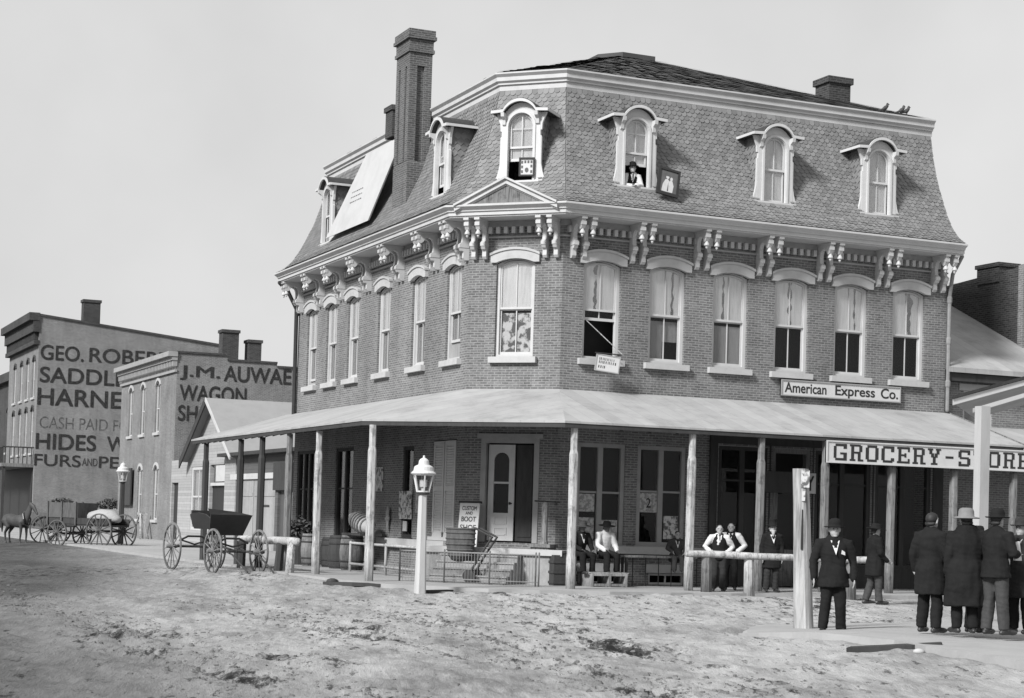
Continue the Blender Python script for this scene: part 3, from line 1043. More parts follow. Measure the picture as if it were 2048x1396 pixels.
for M, kind in ((FR, 'R'), (FL, 'L'), (FC, 'C')):
    shb.M = M
    for r in range(-1, rows):
        L0 = r * RH
        def lim(o):
            e = CU - o * T8
            if kind == 'R':
                return e, UD - 0.04
            if kind == 'L':
                return -VL + 0.04, -e
            h = (e + o) / math.sqrt(2)
            return -h, h
        (o_, z_), (to, tz) = prof_at(max(0, L0))
        a, b = lim(o_)
        x = a - SW + (r % 2) * SW / 2
        while x < b + SW:
            jit = random.uniform(-0.012, 0.012)
            cx = x + jit * 0.5
            tilt = 0.022 + random.uniform(-0.004, 0.006)
            pts = []
            for px_, t in ((-0.49, 1.75), (0.49, 1.75), (0.49, 0.55), (0.30, 0.16), (0.0, 0.0), (-0.30, 0.16), (-0.49, 0.55)):
                LL = max(0.0, min(PLEN, L0 + t * RH + jit))
                (oo, zz), (tt, tu) = prof_at(LL)
                off = tilt * (1 - t / 1.75) + 0.003
                oo2, zz2 = oo + tu * off, zz - tt * off
                la, lb_ = lim(oo)
                pts.append((min(max(cx + px_ * SW, la), lb_), -oo2, zz2))
            mz = sum(p[2] for p in pts) / 7
            if kind == 'C' and mz < 10.33 and abs(cx) < 1.35 * (10.33 - mz) / 0.6:
                x += SW
                continue
            if max(p[0] for p in pts) - min(p[0] for p in pts) > 0.03 and not in_dormer(kind, cx, mz, 0.5, 10.40, 12.15):
                shb.poly(pts)
            x += SW
shb.build('slates', SHINGLE, roof, recalc=False)

ub = MB()
sweep(ub, [(-0.95, 13.06), (-0.84, 13.06), (-0.84, 13.20), (-0.79, 13.21), (-0.79, 13.25), (-0.73, 13.30), (-0.73, 13.40), (-0.66, 13.47), (-0.66, 13.51), (-1.0, 13.53)])
ub.build('upper_cornice', TRIM, B)
# low hipped top with a flat deck
hp = MB()
base = [(0.75, VL), (0.75, CU + 0.75 * T8), (CU + 0.75 * T8, 0.75), (UD - 0.05, 0.75), (UD - 0.05, VL)]
base = [(x, y, 13.52) for x, y in base]
deck = [(4.9, 5.6, 15.0), (4.9, 4.6, 15.0), (5.4, 4.05, 15.0), (6.35, 4.05, 15.0), (6.35, 5.6, 15.0)]
for i in range(5):
    j = (i + 1) % 5
    hp.poly([base[i], base[j], deck[j], deck[i]])
hp.poly(deck)
hip = hp.build('hip_roof', ROOFD, B)
dk = MB()
dk.loft([[(4.86, 5.7, 14.96), (4.86, 4.58, 14.96), (5.36, 4.0, 14.96), (6.4, 4.0, 14.96), (6.4, 5.7, 14.96)], [(4.86, 5.7, 15.12), (4.86, 4.58, 15.12), (5.36, 4.0, 15.12), (6.4, 4.0, 15.12), (6.4, 5.7, 15.12)]])
dk.build('roof_deck', ROOFD, hip)
# fringe of ragged dark shingles on the hipped top
sb_ = MB()
def strip(pa, pb, qa, qb, nrow, wsh):
    pa, pb, qa, qb = map(Vector, (pa, pb, qa, qb))
    nrm = (pb - pa).cross(qa - pa).normalized()
    if nrm.z < 0:
        nrm = -nrm
    for r_ in range(nrow):
        a0, b0 = pa.lerp(qa, r_ / nrow), pb.lerp(qb, r_ / nrow)
        a1, b1 = pa.lerp(qa, (r_ + 1.5) / nrow), pb.lerp(qb, (r_ + 1.5) / nrow)
        nn = max(1, int((b0 - a0).length / wsh))
        for k in range(nn):
            if random.random() < 0.06:
                continue
            lo0, lo1 = a0.lerp(b0, k / nn), a0.lerp(b0, (k + 0.94) / nn)
            hi0, hi1 = a1.lerp(b1, k / nn), a1.lerp(b1, (k + 0.94) / nn)
            h = 0.02 + random.random() * 0.03
            if r_ + 1.5 > nrow:
                hi0, hi1 = lo0.lerp(hi0, 0.6), lo1.lerp(hi1, 0.6)
            sb_.poly([lo0 + nrm * h, lo1 + nrm * h, hi1 + nrm * 0.005, hi0 + nrm * 0.005])
strip(base[2], base[3], deck[2], deck[3], 16, 0.2)
strip(base[1], base[2], deck[1], deck[2], 16, 0.2)
strip(base[0], base[1], deck[0], deck[1], 16, 0.25)
sb_.build('roof_shingles', ROOFD, hip, recalc=False)

# pediment on the cut corner
pd = MB(FC)
ZB, ZA, HW = 9.72, 10.38, 1.40
for s_ in (-1, 1):
    for d0, d1, t0, t1 in ((-0.95, -0.2, 0.0, 0.055), (-0.88, -0.62, -0.12, 0.0), (-0.82, -0.6, -0.16, -0.12)):
        q = [(s_ * HW, ZB + t0), (0, ZA + t0), (0, ZA + t1), (s_ * HW, ZB + t1)]
        pd.prism(q, 'y', d0, d1)
ped = pd.build('pediment', TRIM, B)
pt = MB(FC)
pt.prism([(-HW + 0.1, ZB - 0.02), (HW - 0.1, ZB - 0.02), (0, ZA - 0.08)], 'y', -0.80, 0.1)
pt.build('tympanum', WOODM, ped)

# dormers
def dormer(M, c, opened=0.0, dark=False):
    Z0, ZSH, w = 10.40, 12.22, 0.52
    r_ = 0.335
    spring = 11.88
    mb = MB(M)
    D0, D1 = -0.10, -0.02
    # front board with arched opening
    inner = [(c - r_, Z0 + 0.07)] + [(c - r_, spring)] + arc(c - r_, c + r_, spring, r_ * 0.999, 14)[1:-1] + [(c + r_, spring), (c + r_, Z0 + 0.07)]
    ol = arc(c - 0.43, c + 0.43, ZSH + 0.02, 0.255, 14)[1:-1]
    outer = [(c - w - 0.10, Z0), (c - w, ZSH)] + ol + [(c + w, ZSH), (c + w + 0.10, Z0)]
    outer[0] = (c - w - 0.04, Z0)
    outer[-1] = (c + w + 0.04, Z0)
    mb.band(outer, inner, D0, D1)
    mb.box(c - w - 0.12, c + w + 0.12, D0 - 0.06, D1, Z0 - 0.07, Z0 + 0.07)
    # arched moulding round the opening
    i2 = [(c - r_ - 0.012, Z0 + 0.08), (c - r_ - 0.012, spring)] + arc(c - r_ - 0.012, c + r_ + 0.012, spring, r_ + 0.011, 14)[1:-1] + [(c + r_ + 0.012, spring), (c + r_ + 0.012, Z0 + 0.08)]
    o2 = [(c - r_ - 0.07, Z0 + 0.08), (c - r_ - 0.07, spring)] + arc(c - r_ - 0.07, c + r_ + 0.07, spring, r_ + 0.069, 14)[1:-1] + [(c + r_ + 0.07, spring), (c + r_ + 0.07, Z0 + 0.08)]
    mb.band(o2, i2, D0 - 0.03, D0)
    for s_ in (-1, 1):                                  # scroll feet and side consoles
        x = c + s_ * w
        def sg(pts):
            return [(x + s_ * a, z) for a, z in pts]
        mb.prism(sg([(0, Z0), (0.19, Z0), (0.20, Z0 + 0.09), (0.13, Z0 + 0.18), (0.09, Z0 + 0.3), (0.05, Z0 + 0.5), (0.045, Z0 + 1.2), (0, Z0 + 1.25)]), 'y', D0 + 0.005, D1 - 0.003)
        mb.prism(sg([(0, 11.75), (0.05, 11.78), (0.06, 11.95), (0.12, 12.1), (0.17, ZSH), (0, ZSH)]), 'y', D0 + 0.005, D1 - 0.003)
        # bracket under the eave
        xx = c + s_ * (w - 0.06)
        mb.prism([(D0, 11.9), (D0 - 0.05, 11.93), (D0 - 0.07, 12.06), (D0 - 0.17, 12.12), (D0 - 0.19, ZSH), (D0, ZSH)], 'x', xx - 0.045, xx + 0.045)
    dm = mb.build('dormer', WHITEP, B)
    # shingled cheeks
    for s_ in (-1, 1):
        ck = MB(M)
        x = c + s_ * (w - 0.02)
        zz = Z0
        while zz < ZSH - 0.01:
            z2 = min(zz + 0.155, ZSH)
            ya, yb = D1, 0.85
            y = ya
            k = 0
            off = 0.09 * (int((zz - Z0) / 0.155) % 2)
            y = ya - off
            while y < yb:
                y1 = min(y + 0.18, yb)
                yy = max(y, ya)
                if y1 - yy > 0.02:
                    ym = (yy + y1) / 2
                    ck.poly([(x + s_ * 0.002, yy, z2 + 0.06), (x + s_ * 0.002, y1, z2 + 0.06), (x + s_ * 0.02, y1, zz + 0.05), (x + s_ * 0.024, ym, zz - 0.03), (x + s_ * 0.02, yy, zz + 0.05)])
                y += 0.18
            zz += 0.155
        ck.poly([(x, D1, Z0), (x, 0.9, Z0), (x, 0.9, ZSH), (x, D1, ZSH)])
        ck.build('cheek_slates', SHINGLE, dm, recalc=False)
    # roof: flat shoulders and arched middle running back into the slope
    rb_ = MB(M)
    th = 0.085
    prof = [(c - w - 0.24, ZSH)] + [(c - 0.45, ZSH + 0.02)] + arc(c - 0.45, c + 0.45, ZSH + 0.02, 0.265, 14)[1:-1] + [(c + 0.45, ZSH + 0.02), (c + w + 0.24, ZSH)]
    prt = [(x, z + th) for x, z in prof]
    rb_.band(prt, prof, D0 - 0.13, 0.95)
    dr = rb_.build('dormer_roof', WOODD, dm)
    eb = MB(M)
    pe = [(x, z + 0.062) for x, z in prof]
    pe[0] = (prof[0][0] - 0.02, pe[0][1])
    pe[-1] = (prof[-1][0] + 0.02, pe[-1][1])
    pb_ = [(x, z - 0.012) for x, z in prof]
    pb_[0] = (pe[0][0], pb_[0][1])
    pb_[-1] = (pe[-1][0], pb_[-1][1])
    eb.band(pe, pb_, D0 - 0.18, D0 - 0.13)
    for s_ in (0, -1):
        x = pe[s_][0]
        eb.box(x - 0.012, x + 0.012, D0 - 0.13, 0.9, ZSH - 0.01, ZSH + 0.06)
    eb.build('eave_moulding', WHITEP, dm)
    # sashes
    mid = 11.33
    sbm = MB(M)
    rr = r_ - 0.005
    sbm.band([(c - rr, mid), (c - rr, spring)] + arc(c - rr, c + rr, spring, rr * 0.999, 14)[1:-1] + [(c + rr, spring), (c + rr, mid)],
             [(c - rr + 0.045, mid + 0.04), (c - rr + 0.045, spring)] + arc(c - rr + 0.045, c + rr - 0.045, spring, rr - 0.046, 14)[1:-1] + [(c + rr - 0.045, spring), (c + rr - 0.045, mid + 0.04)], -0.02, 0.01)
    sbm.box(c - rr, c + rr, -0.025, 0.0115, mid - 0.01, mid + 0.045)
    sbm.box(c - 0.013, c + 0.013, -0.015, 0.006, mid + 0.045, spring + rr - 0.05)
    sbm.build('sash', WHITEP, dm)
    z0, z1 = Z0 + 0.075 + opened, mid + opened
    lb = MB(M)
    lb.band([(c - rr, z0), (c - rr, z1), (c + rr, z1), (c + rr, z0)], [(c - rr + .045, z0 + .07), (c - rr + .045, z1 - .04), (c + rr - .045, z1 - .04), (c + rr - .045, z0 + .07)], 0.012, 0.045)
    lb.box(c - rr, c + rr, 0.0118, 0.047, z0, z0 + .072)
    lb.box(c - .013, c + .013, 0.018, 0.04, z0 + .07, z1 - .04)
    lb.build('sash', WHITEP, dm)
    pb = MB(M)
    pb.prism([(c - rr + .04, mid + .03), (c - rr + .04, spring)] + arc(c - rr + .04, c + rr - .04, spring, rr - .041, 14)[1:-1] + [(c + rr - .04, spring), (c + rr - .04, mid + .03)], 'y', -0.006, -0.003)
    pb.build('pane', GLASS, dm)
    pb = MB(M)
    pb.box(c - rr + .04, c + rr - .04, 0.028, 0.031, z0 + .06, z1 - .035)
    pb.build('pane', GLASS, dm)
    if not dark:
        bl = MB(M)
        zb = z0 if opened else Z0 + 0.08
        bl.poly([(c - rr, 0.06, zb), (c + rr, 0.06, zb), (c + rr, 0.06, spring + rr), (c - rr, 0.06, spring + rr)])
        bl.build('blind', CURT, dm)
    # dark little room behind
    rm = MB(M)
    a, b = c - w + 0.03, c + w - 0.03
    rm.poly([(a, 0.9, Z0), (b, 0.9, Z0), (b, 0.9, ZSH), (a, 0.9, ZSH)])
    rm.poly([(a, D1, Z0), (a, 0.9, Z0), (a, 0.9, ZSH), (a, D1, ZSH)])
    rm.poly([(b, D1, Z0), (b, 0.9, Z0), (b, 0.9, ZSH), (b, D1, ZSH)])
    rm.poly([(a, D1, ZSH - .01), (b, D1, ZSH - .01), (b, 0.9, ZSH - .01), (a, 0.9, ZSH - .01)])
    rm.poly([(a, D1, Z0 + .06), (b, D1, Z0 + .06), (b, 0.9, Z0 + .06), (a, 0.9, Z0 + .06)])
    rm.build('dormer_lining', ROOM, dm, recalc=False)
    return dm

dormer(FR, 3.78, 0.55)
dormer(FR, 7.95)
dormer(FR, 11.28)
dormer(FC, 0.07, 0.52)
dormer(FL, -3.88, 0.25)
dormer(FL, -13.85, 0.0, True)

# chimneys
ch = MB(FL)
x0, x1 = -7.95, -6.85
ch.box(x0 - 0.03, x1 + 0.03, 0.0, 0.70, 9.9, 11.85)
ch.prism([(x0 - 0.03, 11.85), (x1 + 0.03, 11.85), (x1, 11.95), (x0, 11.95)], 'y', 0.012, 0.69)
ch.box(x0 + 0.09, x1 - 0.09, 0.09, 0.6, 11.95, 15.0)          # core behind the slots
for a, b in ((x0, x0 + 0.22), (x0 + 0.36, x1 - 0.36), (x1 - 0.22, x1)):
    ch.box(a, b, 0.0, 0.09, 11.95, 14.7)
for a, b in ((0.0, 0.24), (0.46, 0.69)):
    ch.box(x1 - 0.09, x1 - 0.002, a + 0.002, b, 11.95, 14.7)
    ch.box(x0 + 0.002, x0 + 0.09, a + 0.002, b, 11.95, 14.7)
ch.box(x0, x1, 0.0, 0.69, 14.7, 15.08)
ch.box(x0 - 0.05, x1 + 0.05, -0.05, 0.74, 15.08, 15.18)
ch.box(x0 - 0.02, x1 + 0.02, -0.02, 0.71, 15.18, 15.46)
ch.box(x0 - 0.09, x1 + 0.09, -0.09, 0.78, 15.46, 15.56)
ch.box(x0 - 0.06, x1 + 0.06, -0.06, 0.75, 15.56, 15.74)
ch.box(x0 + 0.25, x1 - 0.25, -0.012, 0.0, 10.5, 11.5)
ch.build('chimney', BRICK_CHIM, B)
c2 = MB()
c2.box(10.70, 11.42, 1.6, 2.3, 13.3, 14.42)
c2.box(10.64, 11.48, 1.54, 2.36, 14.42, 14.60)
c2.build('chimney', BRICK_DARK, B)
c3 = MB()
c3.box(0.5, 1.1, 9.6, 10.2, 13.2, 14.0)
c3.box(0.45, 1.15, 9.55, 10.25, 14.0, 14.15)
c3.build('chimney', BRICK_DARK, B)
# downspouts
dp = MB()
dp.tube([(-0.75, 16.75, 9.45), (-0.45, 16.78, 9.2), (-0.12, 16.8, 8.6), (-0.10, 16.8, 5.1)], 0.07, 8)
dp.tube([(-0.10, 16.8, 8.6), (-0.10, 16.8, 8.45)], 0.09, 8)
dp.build('downspout', IRON, B)
dp = MB()
dp.tube([(13.74, -0.6, 9.45), (13.74, -0.2, 9.0), (13.74, -0.08, 8.4), (13.74, -0.08, 5.2)], 0.055, 8)
for z in (8.35, 7.2, 6.0):
    dp.tube([(13.74, -0.08, z), (13.74, -0.08, z - 0.12)], 0.075, 8)
dp.build('downspout', IRONG, B)

# ledge of white stone and plinth blocks at street level
lg = MB(FR)
lg.box(CU + 0.35, 6.2, -0.16, 0.0, 0.95, 1.19)
lg.build('ledge', STONE, B)
for a, b in ((2.42, 3.78), (4.42, 5.6)):
    lg = MB(FR)
    lg.box(a, b, -0.05, 0.0, 0.52, 0.74)
    lg.build('lintel', STONE, B)
lg = MB(FL)
lg.box(-8.0, -CU - 0.9, -0.16, 0.0, 0.93, 1.17)
lg.build('ledge', STONE, B)
# basement lights
for a, b in ((2.5, 3.7), (4.5, 5.55)):
    q = MB(FR)
    q.band([(a, .22), (a, .5), (b, .5), (b, .22)], [(a + .06, .27), (a + .06, .45), (b - .06, .45), (b - .06, .27)], 0.04, 0.09)
    q.box(a, b, 0.037, .093, .22, .272)
    q.box((a + b) / 2 - .02, (a + b) / 2 + .02, 0.05, .08, .27, .45)
    q.build('basement_window', TRIM, B)

def shop_window(M, a, b, z0, z1, cols, mt, gl=GLASSD, rail=None, bills=()):
    q = MB(M)
    t = 0.11
    q.band([(a, z0), (a, z1), (b, z1), (b, z0)], [(a + t, z0 + .09), (a + t, z1 - .1), (b - t, z1 - .1), (b - t, z0 + .09)], 0.03, 0.16)
    q.box(a, b, 0.027, .163, z0, z0 + .092)
    wd = (b - a - 2 * t) / cols
    for k in range(1, cols):
        x = a + t + wd * k
        q.box(x - .07, x + .07, 0.04, .15, z0 + .09, z1 - .1)
    if rail:
        q.box(a + t, b - t, 0.07, 0.12, rail - .025, rail + .025)
    q.box(a - 0.06, b + 0.06, -0.06, 0.03, z0 - 0.07, z0)
    fr = q.build('window', mt, B)
    for k in range(cols):
        p = MB(M)
        x = a + t + wd * k
        p.box(x + (.07 if k else 0), x + wd - (.07 if k < cols - 1 else 0), 0.10, 0.105, z0 + .09, z1 - .1)
        p.build('pane', gl, fr)
    for (x0_, x1_, y0_, y1_, mm) in bills:
        p = MB(M)
        p.box(x0_, x1_, 0.085, 0.095, y0_, y1_)
        p.build('bill', mm, fr)
    return fr

shop_window(FR, 2.36, 3.74, 1.22, 3.80, 2, TRIMD, rail=2.55, bills=((2.48, 2.93, 2.05, 2.5, PAPER2), (2.48, 2.93, 1.33, 1.9, PAPER2), (3.12, 3.6, 1.33, 1.85, PAPER2)))
f2 = shop_window(FR, 4.10, 5.52, 1.22, 3.80, 2, TRIMD, rail=2.62, bills=((4.2, 4.74, 2.08, 2.58, PAPER2), (4.95, 5.38, 1.4, 2.0, PAPER1)))
text(FR, '2', 4.42, 4.56, 2.2, 2.45, 0.084, FADEDP, 'lettering', f2, 0.01, 0.003)
for a, b in ((6.5, 8.0), (9.5, 11.3), (11.45, 13.3)):
    shop_window(FR, a, b, 0.75, 3.9, 2, WOODD, rail=3.0)
shop_window(FL, -12.4, -10.7, 0.75, 3.85, 2, WOODD, rail=2.6)
shop_window(FL, -16.5, -14.6, 0.75, 3.85, 3, WOODD, rail=2.6)
shop_window(FL, -6.36, -5.5, 1.2, 3.75, 1, WOODD, rail=2.4)
q = MB(FR)
wall(q, 6.25, UD, 0.2, 4.6, [(6.44, 8.06, 0.68, 3.96), (8.09, 9.41, 0.2, 3.96), (9.44, 11.36, 0.68, 3.96), (11.39, 13.36, 0.68, 3.96)], d=-0.035, depth=0.03)
q.box(6.2, 6.42, -.10, -.036, .2, 4.6)
q.build('shop_front', WOODD, B, recalc=False)
# shop door
q = MB(FR)
q.band([(8.15, .2), (8.15, 3.9), (9.35, 3.9), (9.35, .2)], [(8.27, .2), (8.27, 3.78), (9.23, 3.78), (9.23, .2)], 0.03, .2)
q.box(8.27, 9.23, .06, .12, 2.75, 2.85)
q.box(8.27, 9.23, 0.10, .15, 0.22, 1.2)
q.box(8.27, 8.40, .10, .15, 1.2, 2.75)
q.box(9.10, 9.23, .10, .15, 1.2, 2.75)
dr_ = q.build('door', WOODM, B)
q = MB(FR)
q.box(8.40, 9.10, .12, .124, 1.2, 2.75)
q.build('pane', GLASSD, dr_)
# shuttered opening next to the cut corner
q = MB(FL)
for a, b in ((-3.95, -3.2), (-3.13, -2.39)):
    q.box(a, b, 0.02, 0.07, 1.27, 3.82)
    q.band([(a, 1.27), (a, 3.82), (b, 3.82), (b, 1.27)], [(a + .09, 1.4), (a + .09, 3.72), (b - .09, 3.72), (b - .09, 1.4)], -0.01, 0.02)
    q.box(a + .09, b - .09, -0.01, 0.02, 2.5, 2.62)
    q.box(a, b, -0.01, 0.02, 1.27, 1.40)
    zz = 1.46
    while zz < 3.66:
        if not 2.44 < zz < 2.64:
            q.bar((a + .09, 0.012, zz), (b - .09, 0.012, zz), 0.012, 0.05, lat=(0, -0.6, 1))
        zz += 0.07
q.box(-4.08, -2.26, -0.08, 0.02, 1.18, 1.27)
q.build('shutters', TRIM, B)

# corner doorway
q = MB(FC)
q.band([(-0.80, 1.2), (-0.80, 3.88), (0.80, 3.88), (0.80, 1.2)], [(-0.66, 1.2), (-0.66, 3.74), (0.66, 3.74), (0.66, 1.2)], -0.03, 0.22)
q.box(-0.9, 0.9, -0.07, -0.03, 3.86, 3.98)
dw = q.build('doorway', TRIMD, B)
d = MB(FC)
d.box(-0.62, -0.47, 0.08, 0.13, 1.24, 3.70)
d.box(-0.05, 0.10, 0.08, 0.13, 1.24, 3.70)
d.box(-0.47, -0.05, 0.08, 0.13, 1.24, 1.95)
ai = arc(-0.47, -0.05, 3.3, 0.2)
d.band([(x, 3.7) for x, z in ai], ai, 0.08, 0.13)
d.box(-0.47, -0.05, 0.085, 0.125, 2.70, 2.75)
for z in (1.38, 1.66):
    d.band([(-0.44, z), (-0.44, z + .2), (-0.08, z + .2), (-0.08, z)], [(-0.40, z + .03), (-0.40, z + .17), (-0.12, z + .17), (-0.12, z + .03)], 0.065, 0.08)
    d.box(-0.40, -0.12, 0.065, 0.08, z, z + .03)
dl = d.build('door', TRIM, B)
d = MB(FC)
d.box(-0.48, -0.04, 0.10, 0.104, 1.94, 3.5)
d.build('pane', GLASSD, dl)
d = MB(FC)
d.lathe([(0.012, 0), (0.015, 0.03), (0.035, 0.05), (0.035, 0.08), (0.01, 0.09)], (0.05, 0.08, 2.2), 10, axis=FC.to_3x3() @ Vector((0, -1, 0)))
d.M = Matrix.Identity(4)
d.build('handle', IRON, dl)
d = MB(FC)
d.box(0.14, 0.64, 0.12, 0.17, 1.24, 3.70)
d.box(0.20, 0.58, 0.10, 0.12, 2.4, 3.6)
d.box(0.20, 0.58, 0.10, 0.12, 1.35, 2.25)
d.build('door', WOODD, B)

# steps at the corner
st = MB(FC)
st.box(-1.75, 1.75, -1.15, -0.001, 0.1, 0.99)
st.box(-1.9, 1.9, -1.22, -0.06, 0.99, 1.06)
for k in range(5):
    z = 1.06 - 0.165 * (k + 1)
    y1 = -1.22 - 0.235 * k
    st.box(-1.25, 0.85, y1 - 0.24, y1 + 0.03, z - 0.04, z)
    st.box(-1.22, 0.82, y1 - 0.21, y1 + 0.0, 0.1, z - 0.04)
st.build('steps', mat('step_boards', 0.24, .85, .35, 7.0, .3), B)
st = MB(FC)
st.box(-1.92, 1.92, -1.235, -1.221, 0.92, 1.07)
st.build('platform_edge', STONE, B)

# ------------------------------------------------------------------ canopy over the walk
CN = thing('porch_canopy', 'long sloping plank canopy on posts wrapping the brick corner building', 'canopy', (-3.0, -3.0, 0.2))
cr = MB()
O1, Z1c, Z0c = 3.3, 4.13, 5.13
sweep(cr, [(0.02, Z0c), (O1, Z1c), (O1, Z1c - 0.05), (0.02, Z0c - 0.06)], UD + 0.12, 17.75)
can = cr.build('canopy_roof', TIN, CN)
cf = MB()
sweep(cf, [(O1 - 0.02, Z1c - 0.052), (O1 - 0.02, Z1c - 0.15), (O1 - 0.10, Z1c - 0.15), (O1 - 0.10, Z1c - 0.052)], UD + 0.1, 17.7)
cf.build('eave_beam', WOODD, CN)
rf = MB()
for M, a, b in ((FR, 2.0, UD - .1), (FL, -17.5, -2.0), (FC, -1.2, 1.3)):
    rf.M = M
    x = a
    while x < b:
        rf.prism([(-0.03, Z0c - 0.08), (-3.18, Z1c - 0.06), (-3.18, Z1c - 0.17), (-0.03, Z0c - 0.2)], 'x', x - .03, x + .03)
        x += 0.75
rf.build('rafters', WOODD, CN)
vb = MB()
vb.prism([(0.0, Z0c + 0.03), (-3.34, Z1c + 0.02), (-3.34, Z1c - 0.10), (0.0, Z0c - 0.08)], 'x', UD + 0.122, UD + 0.16)
vb.build('verge_board', WOODM, CN)

def porch_post(u, v, zt, mt, r=0.095):
    mb = MB()
    lean = random.uniform(-0.02, 0.02)
    n = 8
    prof = [(r * 1.05, 0.16), (r * 1.08, 0.9), (r * 0.98, 1.0), (r * 1.0, zt - 0.62), (r * 0.78, zt - 0.52), (r * 0.80, zt)]
    rings = []
    for rr, z in prof:
        pts = []
        for sx, sy in ((-1, -.55), (-.55, -1), (.55, -1), (1, -.55), (1, .55), (.55, 1), (-.55, 1), (-1, .55)):
            pts.append((u + sx * rr + lean * z * 0.3, v + sy * rr, z))
        rings.append(pts)
    mb.loft(rings)
    mb.build('post', mt, CN)

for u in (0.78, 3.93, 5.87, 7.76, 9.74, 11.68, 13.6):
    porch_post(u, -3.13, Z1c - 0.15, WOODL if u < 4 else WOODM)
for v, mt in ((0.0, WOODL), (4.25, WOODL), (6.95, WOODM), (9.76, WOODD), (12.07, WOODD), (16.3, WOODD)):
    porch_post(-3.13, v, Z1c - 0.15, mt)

# ------------------------------------------------------------------ signs and bills on the corner building
def at(M, x, d, z):
    return tuple(M @ Vector((x, d, z)))

def sign_board(name, label, cat, M, x0, x1, z0, z1, d, mt, thick=0.05, frame_w=0.0, fmat=None):
    t = thing(name, label, cat, at(M, (x0 + x1) / 2, d, z0))
    mb = MB(M)
    mb.box(x0, x1, d, d + thick, z0, z1)
    mb.build('board', mt, t)
    if frame_w:
        fb_ = MB(M)
        fb_.band([(x0, z0), (x0, z1), (x1, z1), (x1, z0), (x0, z0)], [(x0 + frame_w, z0 + frame_w), (x0 + frame_w, z1 - frame_w), (x1 - frame_w, z1 - frame_w), (x1 - frame_w, z0 + frame_w), (x0 + frame_w, z0 + frame_w)], d - 0.025, d + thick + 0.005)
        fb_.build('frame', fmat or WOODD, t)
    return t

t = sign_board('express_sign', 'long white board lettered American Express Co. below the second floor windows', 'sign', FR, 8.30, 12.15, 5.32, 5.755, -0.09, WHITEP, 0.06, 0.03, TRIMD)
text(FR, 'American', 8.42, 9.74, 5.41, 5.69, -0.09, BLACKP, 'lettering', t, 0.02)
text(FR, 'Express', 10.02, 11.31, 5.335, 5.69, -0.09, BLACKP, 'lettering', t, 0.02)
text(FR, 'Co.', 11.50, 12.07, 5.41, 5.69, -0.09, BLACKP, 'lettering', t, 0.02)

# slab lettered store sign
GL = {
    'G': [(0, 1, 1, 6), (0.6, 0, 4.2, 1), (0.6, 6, 4.2, 7), (3.6, 5, 4.8, 7), (3.6, 0, 4.8, 3.2), (2.4, 2.6, 4.8, 3.4)],
    'R': [(0.5, 0, 1.6, 7), (0, 0, 2.1, .8), (0, 6.2, 4, 7), (3.5, 4, 4.6, 6.6), (1, 3.2, 4, 4), (3, 0, 4, 3.4), (3.2, 0, 5, .8)],
    'O': [(0, 1, 1.2, 6), (3.6, 1, 4.8, 6), (.6, 0, 4.2, 1), (.6, 6, 4.2, 7)],
    'C': [(0, 1, 1.2, 6), (.6, 0, 4.2, 1), (.6, 6, 4.2, 7), (3.6, 4.6, 4.8, 7), (3.6, .6, 4.8, 2)],
    'E': [(0.5, 0, 1.6, 7), (0, 0, 4.8, .9), (0, 6.1, 4.8, 7), (1, 3.1, 3.2, 3.9), (2.8, 2.6, 3.5, 4.4), (4.1, 0, 4.8, 2), (4.1, 5, 4.8, 7)],
    'Y': [(1.9, 0, 3, 3.6), (1.2, 0, 3.7, .8), (.5, 4.6, 1.6, 6.6), (3.3, 4.6, 4.4, 6.6), (1.2, 3.2, 2.3, 5), (2.6, 3.2, 3.7, 5), (-.1, 6.3, 1.9, 7), (3, 6.3, 5, 7)],
    '-': [(.9, 3, 4, 4)],
    'S': [(0, 3.8, 1.2, 6.4), (.5, 6, 4.2, 7), (3.6, 5, 4.6, 7), (.6, 3.1, 4.1, 4), (3.5, .6, 4.7, 3.4), (.5, 0, 4.2, 1), (0.1, 0, 1.1, 2)],
    'T': [(1.9, 0, 3, 7), (1.1, 0, 3.8, .8), (0, 6.1, 4.9, 7), (0, 5, .8, 7), (4.1, 5, 4.9, 7)],
    '.': [(0, 0, 1.2, 1.2)],
}
t = sign_board('store_sign', 'long white board lettered GROCERY-STORE. hung under the canopy edge', 'sign', FR, 7.64, 14.25, 3.44, 4.0, -3.33, WHITEP, 0.05, 0.035, WHITEP)
for i, chh in enumerate('GROCERY-STORE.'):
    g = MB(FR)
    x0 = 7.86 + 0.476 * i
    for k, (a, b, c, d_) in enumerate(GL[chh]):
        sx, sz = 0.385 / 4.8, 0.415 / 7
        g.box(x0 + a * sx, x0 + c * sx, -3.335 - 0.0006 * k, -3.331, 3.51 + b * sz, 3.51 + d_ * sz)
    g.build('letter', BLACKP, t)

t = sign_board('inner_shop_sign', 'dim sign board with a large Y at its end inside the shaded porch', 'sign', FR, 7.3, 9.05, 2.70, 3.26, -0.75, WOODD, 0.04)
mb = MB(FR)
mb.box(8.70, 9.04, -0.755, -0.752, 2.71, 3.25)  # lit end painted pale; the board's dark tone paints in the porch shade
mb.build('lit_sign_end', WHITEP, t)
text(FR, 'Y', 8.75, 8.98, 2.78, 3.18, -0.757, BLACKP, 'lettering', t, 0.03)
for x in (7.4, 8.95):
    mb = MB(FR)
    mb.tube([(x, -0.73, 3.26), (x, -0.73, 4.75)], 0.012, 6)
    mb.build('hanger', IRON, t)

